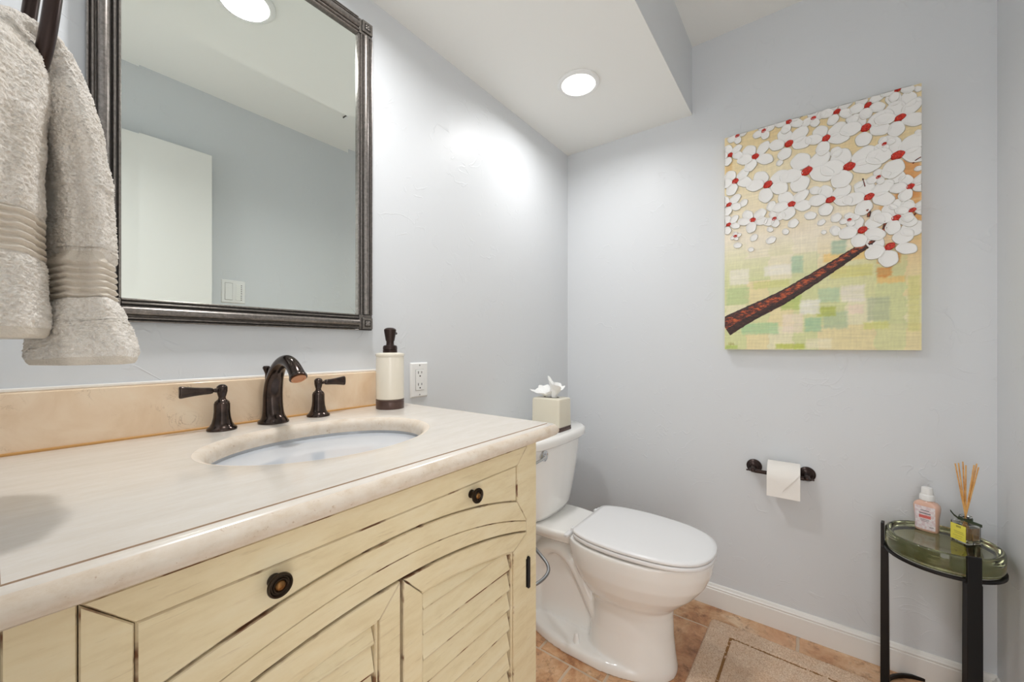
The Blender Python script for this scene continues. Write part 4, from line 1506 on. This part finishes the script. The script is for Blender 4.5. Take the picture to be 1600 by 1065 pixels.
# ------------------------------------------------------------------ paper holder and roll
def build_tp():
    z, xa = 0.622, XB - 0.063
    t = thing('toilet_paper_holder', 'dark bronze two-post paper holder on the back wall under the painting', 'paper holder', (XB, 0.086, z))
    rot = Matrix.Rotation(radians(-90), 4, 'Y')
    for y in (0.1725, 0.0005):
        bm = B()
        lathe(bm, [(0.0265, 0.0), (0.0275, 0.003), (0.0265, 0.007), (0.0215, 0.010), (0.0205, 0.013), (0.0165, 0.0165), (0.0105, 0.020), (0.0082, 0.028), (0.0078, 0.045),
                   (0.0092, 0.053), (0.0098, 0.063), (0.0088, 0.070), (0.0055, 0.0745), (0.0, 0.0755)], (XB, y, z + 0.004), 36, 0, rot)
        obj('post', bm, M_BRONZE_D, t)
    bm = B()
    rY = Matrix.Rotation(radians(-90), 4, 'X')
    lathe(bm, [(0.0, -0.1085), (0.0028, -0.1075), (0.0034, -0.104), (0.0022, -0.100), (0.0030, -0.0985), (0.0036, -0.093), (0.0056, -0.0915), (0.0056, -0.080), (0.0072, -0.078), (0.0072, 0.078), (0.0056, 0.080), (0.0056, 0.0915),
               (0.0036, 0.093), (0.0030, 0.0985), (0.0022, 0.100), (0.0034, 0.104), (0.0028, 0.1075), (0.0, 0.1085)], (xa, 0.0865, z), 24, 0, rY)
    obj('bar', bm, M_BRONZE_D, t)

    r = 0.0555
    y0, y1 = 0.0205, 0.1215
    cz = z - 0.010
    p = thing('toilet_paper_roll', 'white toilet paper roll with the sheet folded to a point', 'toilet paper', (xa, 0.071, cz))
    bm = B()
    n = 64
    rings = []
    for y, rr_ in ((y0, r - 0.002), (y0 + 0.0015, r), (y1 - 0.0015, r), (y1, r - 0.002), (y1, 0.019), (y0, 0.019)):
        rings.append([(xa + rr_ * cos(2 * pi * k / n), y, cz + rr_ * sin(2 * pi * k / n)) for k in range(n)])
    rings.append(rings[0])
    loft(bm, rings, False, False)
    bmesh.ops.remove_doubles(bm, verts=bm.verts[:], dist=1e-6)
    obj('roll', bm, M_PAPER, p)
    # hanging sheet over the front of the roll
    bm = B()
    path = []
    for k in range(13):
        a = radians(78 + (180 - 78) * k / 12)
        path.append((xa + (r + 0.0012) * cos(a), cz + (r + 0.0012) * sin(a)))
    for k in range(1, 7):
        path.append((xa - r - 0.0012 - 0.0005 * k, cz - 0.058 * k / 6))

    def strip(pth, off, f0, f1, th):
        vs = []
        for i, (x, zz) in enumerate(pth):
            a, b = f0(i), f1(i)
            ring = []
            dx, dz = (x - xa), (zz - cz)
            L = sqrt(dx * dx + dz * dz)
            if zz < cz:
                dx, dz, L = -1, 0, 1
            for o_, yy in ((off, a), (off, (a + b) / 2), (off, b), (off + th, b), (off + th, (a + b) / 2), (off + th, a)):
                ring.append((x + dx / L * o_, yy, zz + dz / L * o_))
            vs.append(ring)
        loft(bm, vs)
    strip(path, 0.0, lambda i: y0 - 0.0005, lambda i: y1 + 0.0005, 0.0006)
    # folded triangle
    tri = path[:13] + [(path[13][0], path[13][1]), (path[14][0], path[14][1]), (path[15][0], path[15][1])]
    m = len(tri) - 1
    ym = (y0 + y1) / 2

    zl = [q[1] for q in tri]
    ztop, zbot = zl[8], zl[-1]

    def half(i):
        f = (zl[i] - zbot) / (ztop - zbot)
        return max(0.001, min(1.0, f) * (y1 - y0) / 2)
    strip(tri, 0.0034, lambda i: ym - half(i), lambda i: ym + half(i), 0.0008)
    obj('folded_sheet', bm, M_PAPER, p, angle=30)


build_tp()


# ------------------------------------------------------------------ round glass side table with a soap bottle and reed diffuser
GX, GY = 1.7445, -0.327


def build_side_table():
    t = thing('side_table', 'small round side table with olive glass tray top and black legs in the corner', 'table', (GX, GY, 0))
    bm = B()
    prof = [(0.0, 0.4715), (0.115, 0.4715), (0.1215, 0.4735), (0.1245, 0.479), (0.1250, 0.490), (0.1250, 0.515), (0.1245, 0.524), (0.1225, 0.5285), (0.1190, 0.5295), (0.1155, 0.5285),
            (0.1130, 0.5255), (0.1100, 0.5222), (0.1040, 0.5205), (0.06, 0.520), (0.0, 0.520)]
    lathe(bm, prof, (GX, GY, 0), 96)
    bmesh.ops.remove_doubles(bm, verts=bm.verts[:], dist=1e-6)
    obj('glass_top', bm, M_GLASS, t, angle=60)
    bm = B()
    for nm, zc, r, w, h in (('tray_ring', 0.4665, 0.1235, 0.0045, 0.0045), ('base_ring', 0.0060, 0.1235, 0.0045, 0.0060)):
        bm = B()
        rings = []
        for k in range(72):
            a = 2 * pi * k / 72
            ca, sa = cos(a), sin(a)
            rings.append([(GX + (r + dx) * ca, GY + (r + dx) * sa, zc + dz) for dx, dz in ((-w, -h), (w, -h), (w, h), (-w, h))])
        rings.append(rings[0])
        loft(bm, rings, False, False)
        bmesh.ops.remove_doubles(bm, verts=bm.verts[:], dist=1e-6)
        obj(nm, bm, M_BLACK, t, bevel=0.0015)
    for az in (81, 197, 319):
        a = radians(az)
        er = Vector((cos(a), sin(a), 0))
        et = Vector((-sin(a), cos(a), 0))
        c = Vector((GX, GY, 0))
        bm = B()

        def ring(r0, r1, hw, z):
            return [c + er * r0 - et * hw + Vector((0, 0, z)), c + er * r1 - et * hw + Vector((0, 0, z)), c + er * r1 + et * hw + Vector((0, 0, z)), c + er * r0 + et * hw + Vector((0, 0, z))]
        loft(bm, [ring(0.1135, 0.1355, 0.0165, 0.0), ring(0.1150, 0.1350, 0.0165, 0.30), ring(0.1165, 0.1345, 0.0165, 0.4605), ring(0.1262, 0.1345, 0.0150, 0.462), ring(0.1262, 0.1345, 0.0150, 0.536)])
        obj('leg', bm, M_BLACK, t, bevel=0.0025)


build_side_table()


def build_bottle():
    x, y, zb = 1.812, -0.308, 0.5208
    t = thing('hand_soap_bottle', 'pale pink plastic soap bottle with white cap on the glass table', 'bottle', (x, y, zb))
    va = math.atan2(y, x)                 # facing back toward the doorway
    ex = Vector((sin(va - 0.25), -cos(va - 0.25), 0))       # across the label
    ey = Vector((-cos(va - 0.25), -sin(va - 0.25), 0))      # toward the room
    c = Vector((x, y, zb))

    def ring(hx, hy, z, n=40, e=0.62):
        out = []
        for k in range(n):
            a = 2 * pi * k / n
            ca, sa = cos(a), sin(a)
            out.append(c + ex * (hx * math.copysign(abs(ca) ** e, ca)) + ey * (hy * math.copysign(abs(sa) ** e, sa)) + Vector((0, 0, z)))
        return out
    bm = B()
    loft(bm, [ring(0.0235, 0.014, 0.0), ring(0.0262, 0.0165, 0.002), ring(0.0272, 0.0175, 0.008), ring(0.0268, 0.0174, 0.025), ring(0.0274, 0.0178, 0.045), ring(0.0300, 0.0190, 0.068),
              ring(0.0306, 0.0192, 0.078), ring(0.0290, 0.0184, 0.086), ring(0.0225, 0.0165, 0.0925), ring(0.0165, 0.0150, 0.0955, e=0.9), ring(0.0145, 0.0138, 0.0975, e=1.0), ring(0.0145, 0.0138, 0.101, e=1.0)])
    body = obj('body', bm, M_PINK, t, angle=60)
    bm = B()
    loft(bm, [ring(0.0175, 0.0175, 0.0985, e=1), ring(0.0178, 0.0178, 0.1, e=1), ring(0.0175, 0.0175, 0.114, e=1), ring(0.0165, 0.0165, 0.1155, e=1), ring(0.0140, 0.0140, 0.117, e=1), ring(0.0132, 0.0132, 0.135, e=1),
              ring(0.0125, 0.0125, 0.138, e=1), ring(0.010, 0.010, 0.1395, e=1)])
    obj('cap', bm, M_WPLASTIC, t, angle=40)
    # printed front label following the front face
    bm = B()

    def fr(u, z, o):
        # front surface of the body at across position u
        hx = 0.0268 + 0.0036 * max(0, (z - 0.03) / 0.045)
        hy = 0.0174 + 0.0016 * max(0, (z - 0.03) / 0.045)
        k = min(0.999, abs(u) / hx)
        yy = hy * (1 - k ** (2 / 0.62)) ** (0.62 / 2)
        return c + ex * u + ey * (yy + o) + Vector((0, 0, z))

    def patch(u0, u1, z0, z1, o, mi, nu=14, nz=6):
        g = [[bm.verts.new(fr(u0 + (u1 - u0) * i / nu, z0 + (z1 - z0) * j / nz, o)) for i in range(nu + 1)] for j in range(nz + 1)]
        for j in range(nz):
            for i in range(nu):
                bm.faces.new((g[j][i], g[j][i + 1], g[j + 1][i + 1], g[j + 1][i])).material_index = mi
    patch(-0.0245, 0.0225, 0.008, 0.081, 0.0007, 0)
    patch(-0.010, 0.010, 0.0665, 0.0685, 0.0011, 2)
    patch(-0.013, 0.013, 0.0570, 0.0600, 0.0011, 2)
    for k in range(8):
        patch(-0.0135 + k * 0.0034, -0.0110 + k * 0.0034, 0.0425, 0.0535, 0.0011, 1, 2, 3)
    patch(-0.0135, 0.0130, 0.0455, 0.0505, 0.0010, 1)
    patch(-0.010, 0.010, 0.0375, 0.0390, 0.0011, 2)
    patch(-0.008, 0.008, 0.0330, 0.0342, 0.0011, 2)
    patch(0.010, 0.019, 0.0165, 0.0185, 0.0011, 2)
    obj('label', bm, [M_PLABEL, M_RED, M_GREYP], body, angle=60, normals=False)


build_bottle()


def build_diffuser():
    x, y, zb = 1.779, -0.384, 0.5208
    t = thing('reed_diffuser', 'square glass diffuser bottle with yellow label and dark ribbon on the table', 'diffuser', (x, y, zb))
    yaw = radians(-50)
    ex = Vector((cos(yaw), sin(yaw), 0))
    ey = Vector((-sin(yaw), cos(yaw), 0))
    c = Vector((x, y, zb))
    h = 0.0225

    def ring(s, z, r=0.18, n=8):
        out = []
        for cx, cy, a0 in ((1, 1, 0), (-1, 1, 90), (-1, -1, 180), (1, -1, 270)):
            for k in range(n):
                a = radians(a0 + 90 * k / (n - 1))
                out.append(c + ex * (s * (cx * (1 - r) + r * cos(a))) + ey * (s * (cy * (1 - r) + r * sin(a))) + Vector((0, 0, z)))
        return out
    bm = B()
    outer = [ring(h * 0.94, 0.0), ring(h, 0.002), ring(h, 0.056), ring(h * 0.97, 0.0595), ring(h * 0.80, 0.062, 0.5), ring(h * 0.52, 0.064, 1.0), ring(h * 0.50, 0.074, 1.0), ring(h * 0.62, 0.0755, 1.0), ring(h * 0.62, 0.078, 1.0)]
    inner = [ring(h * 0.40, 0.078, 1.0), ring(h * 0.40, 0.064, 1.0), ring(h * 0.70, 0.0600, 0.5), ring(h * 0.88, 0.0570), ring(h * 0.90, 0.0555), ring(h * 0.90, 0.006), ring(h * 0.84, 0.005)]
    loft(bm, outer + inner)
    glass = obj('bottle', bm, M_CLEAR, t, angle=40)
    bm = B()
    loft(bm, [ring(h * 0.83, 0.0055), ring(h * 0.895, 0.0065), ring(h * 0.895, 0.048)])
    obj('oil', bm, M_LIQUID, t, angle=40)
    # label on the face that looks to the room's left, wrapping that face
    bm = B()

    def face_pt(u, z, o):
        return c - ex * (h + o) + ey * u + Vector((0, 0, z))

    def rect(u0, u1, z0, z1, o, mi):
        vs = [bm.verts.new(face_pt(u, z, o)) for u, z in ((u0, z0), (u1, z0), (u1, z1), (u0, z1))]
        wv = [bm.verts.new(face_pt(u, z, o - 0.0004)) for u, z in ((u0, z0), (u1, z0), (u1, z1), (u0, z1))]
        bm.faces.new(vs).material_index = mi
        bm.faces.new(list(reversed(wv))).material_index = mi
        for i in range(4):
            bm.faces.new((vs[i], vs[(i + 1) % 4], wv[(i + 1) % 4], wv[i])).material_index = mi
    rect(-0.0185, 0.0205, 0.005, 0.052, 0.0006, 0)
    rect(-0.006, 0.006, 0.043, 0.049, 0.0009, 1)
    rect(-0.012, 0.012, 0.030, 0.0315, 0.0009, 1)
    rect(-0.014, 0.010, 0.0255, 0.0268, 0.0009, 1)
    rect(-0.010, 0.014, 0.0175, 0.0186, 0.0009, 1)
    rect(-0.008, 0.008, 0.011, 0.0119, 0.0009, 1)
    obj('label', bm, [M_YLABEL, M_YTEXT], glass, smooth=False)
    # ribbon tied round the neck with two loose ends
    bm = B()
    rings = []
    for k in range(41):
        a = 2 * pi * k / 40
        d = ex * cos(a) + ey * sin(a)
        rings.append([c + d * r + Vector((0, 0, z)) for r, z in ((0.0116, 0.0655), (0.0150, 0.0655), (0.0150, 0.0725), (0.0116, 0.0725))])
    loft(bm, rings, False, False)
    lf = Vector((0.35, 0.94, 0))
    rt = Vector((-0.35, -0.94, 0))
    fo = Vector((-0.94, 0.33, 0))

    def tail(pts, w):
        rings = []
        for p in pts:
            rings.append([c + p + Vector((0, 0, w)) + fo * 0.0006, c + p - Vector((0, 0, w)) + fo * 0.0006, c + p - Vector((0, 0, w)) - fo * 0.0006, c + p + Vector((0, 0, w)) - fo * 0.0006])
        loft(bm, rings)
    up = Vector((0, 0, 1))
    tail([fo * 0.0145 + up * 0.070, fo * 0.016 + lf * 0.012 + up * 0.070, fo * 0.012 + lf * 0.022 + up * 0.076, fo * 0.010 + lf * 0.030 + up * 0.087], 0.0028)
    tail([fo * 0.0145 + up * 0.069, fo * 0.017 + rt * 0.012 + up * 0.0675, fo * 0.015 + rt * 0.024 + up * 0.065, fo * 0.012 + rt * 0.034 + up * 0.062], 0.0042)
    obj('ribbon', bm, M_RIBBON, t, angle=40)
    # reeds: each one stands loose in the bottle
    tops = [(-0.021, 0.000, 0), (-0.0135, 0.006, 1), (-0.006, -0.004, 2), (0.001, 0.004, 3), (0.017, 0.003, 4), (0.0215, -0.004, 5), (0.026, 0.005, 6)]
    side = Vector((-0.2, -0.98, 0)).normalized()    # to the right as seen from the doorway
    for u, v, k in tops:
        top = c + side * u * 1.0 + fo * v + Vector((0, 0, 0.232 + 0.004 * ((k * 7) % 3)))
        bot = c + side * (-u * 0.42) - fo * v * 0.3 + Vector((0, 0, 0.0105))
        neck_t = 0.070 / 0.228
        bm = B()
        tube(bm, [bot, bot + (top - bot) * 0.5, top], 0.00165, 10)
        o = obj('diffuser_reed', bm, M_REED, None)
        tag(o, 'thin tan reed stick standing in the diffuser bottle', 'reed', 'reed sticks in the diffuser bottle')


build_diffuser()


# ------------------------------------------------------------------ bath mat
def build_mat():
    bm = B()
    x0, x1, y0, y1 = 1.02, 1.759, -0.168, 0.322
    rng = random.Random(5)
    nx, ny = 250, 170
    r = 0.034

    def pos(u, v):
        # rounded rectangle mapping
        x = x0 + (x1 - x0) * u
        y = y0 + (y1 - y0) * v
        cx = min(max(x, x0 + r), x1 - r)
        cy = min(max(y, y0 + r), y1 - r)
        dx, dy = x - cx, y - cy
        L = sqrt(dx * dx + dy * dy)
        m = max(abs(dx), abs(dy))
        if L > 1e-9 and dx and dy:
            f = m / L
            x, y = cx + dx * f, cy + dy * f
        return x, y
    g = []
    for j in range(ny + 1):
        row = []
        for i in range(nx + 1):
            x, y = pos(i / nx, j / ny)
            e = min(x - x0, x1 - x, y - y0, y1 - y)
            h = 0.0135 + 0.0012 * noise.noise((x * 9, y * 9, 0)) + rng.uniform(-0.0013, 0.0013)
            h += 0.0016 * noise.noise((x * 90, y * 90, 4))
            if e < 0.012:
                h *= 0.35 + 0.65 * sqrt(max(0, 1 - (1 - e / 0.012) ** 2))
            b = abs(e - 0.082)
            if b < 0.0065:
                h -= 0.0085 * (1 - (b / 0.0065) ** 2)
            if e > 0.088:
                h += 0.0012 * sin((y if (x1 - x) > (e + 1e-6) else x) * 2 * pi / 0.009) * (1.0 if e > 0.09 else 0)
            ang = 0.0
            xx, yy = x - 1.39, y - 0.08
            ca, sa = cos(0.030), sin(0.030)
            row.append(bm.verts.new((1.39 + xx * ca + yy * sa, 0.08 - xx * sa + yy * ca, max(0.002, h))))
        g.append(row)
    for j in range(ny):
        for i in range(nx):
            f = bm.faces.new((g[j][i], g[j][i + 1], g[j + 1][i + 1], g[j + 1][i]))
            x, y = pos((i + 0.5) / nx, (j + 0.5) / ny)
            e = min(x - x0, x1 - x, y - y0, y1 - y)
            if abs(e - 0.082) < 0.0056 and noise.noise((x * 55, y * 55, 3)) > -0.35:
                f.material_index = 1
    rim = g[0][:] + [g[j][nx] for j in range(1, ny + 1)] + [g[ny][i] for i in range(nx - 1, -1, -1)] + [g[j][0] for j in range(ny - 1, 0, -1)]
    low = [bm.verts.new((v.co.x, v.co.y, 0.0004)) for v in rim]
    n = len(rim)
    for i in range(n):
        bm.faces.new((rim[i], rim[(i + 1) % n], low[(i + 1) % n], low[i]))
    bm.faces.new(low)
    o = obj('bath_mat', bm, [M_MAT, M_MATG], None, angle=180)
    tag(o, 'tan terry bath mat on the tile floor in front of the toilet', 'bath mat')


build_mat()
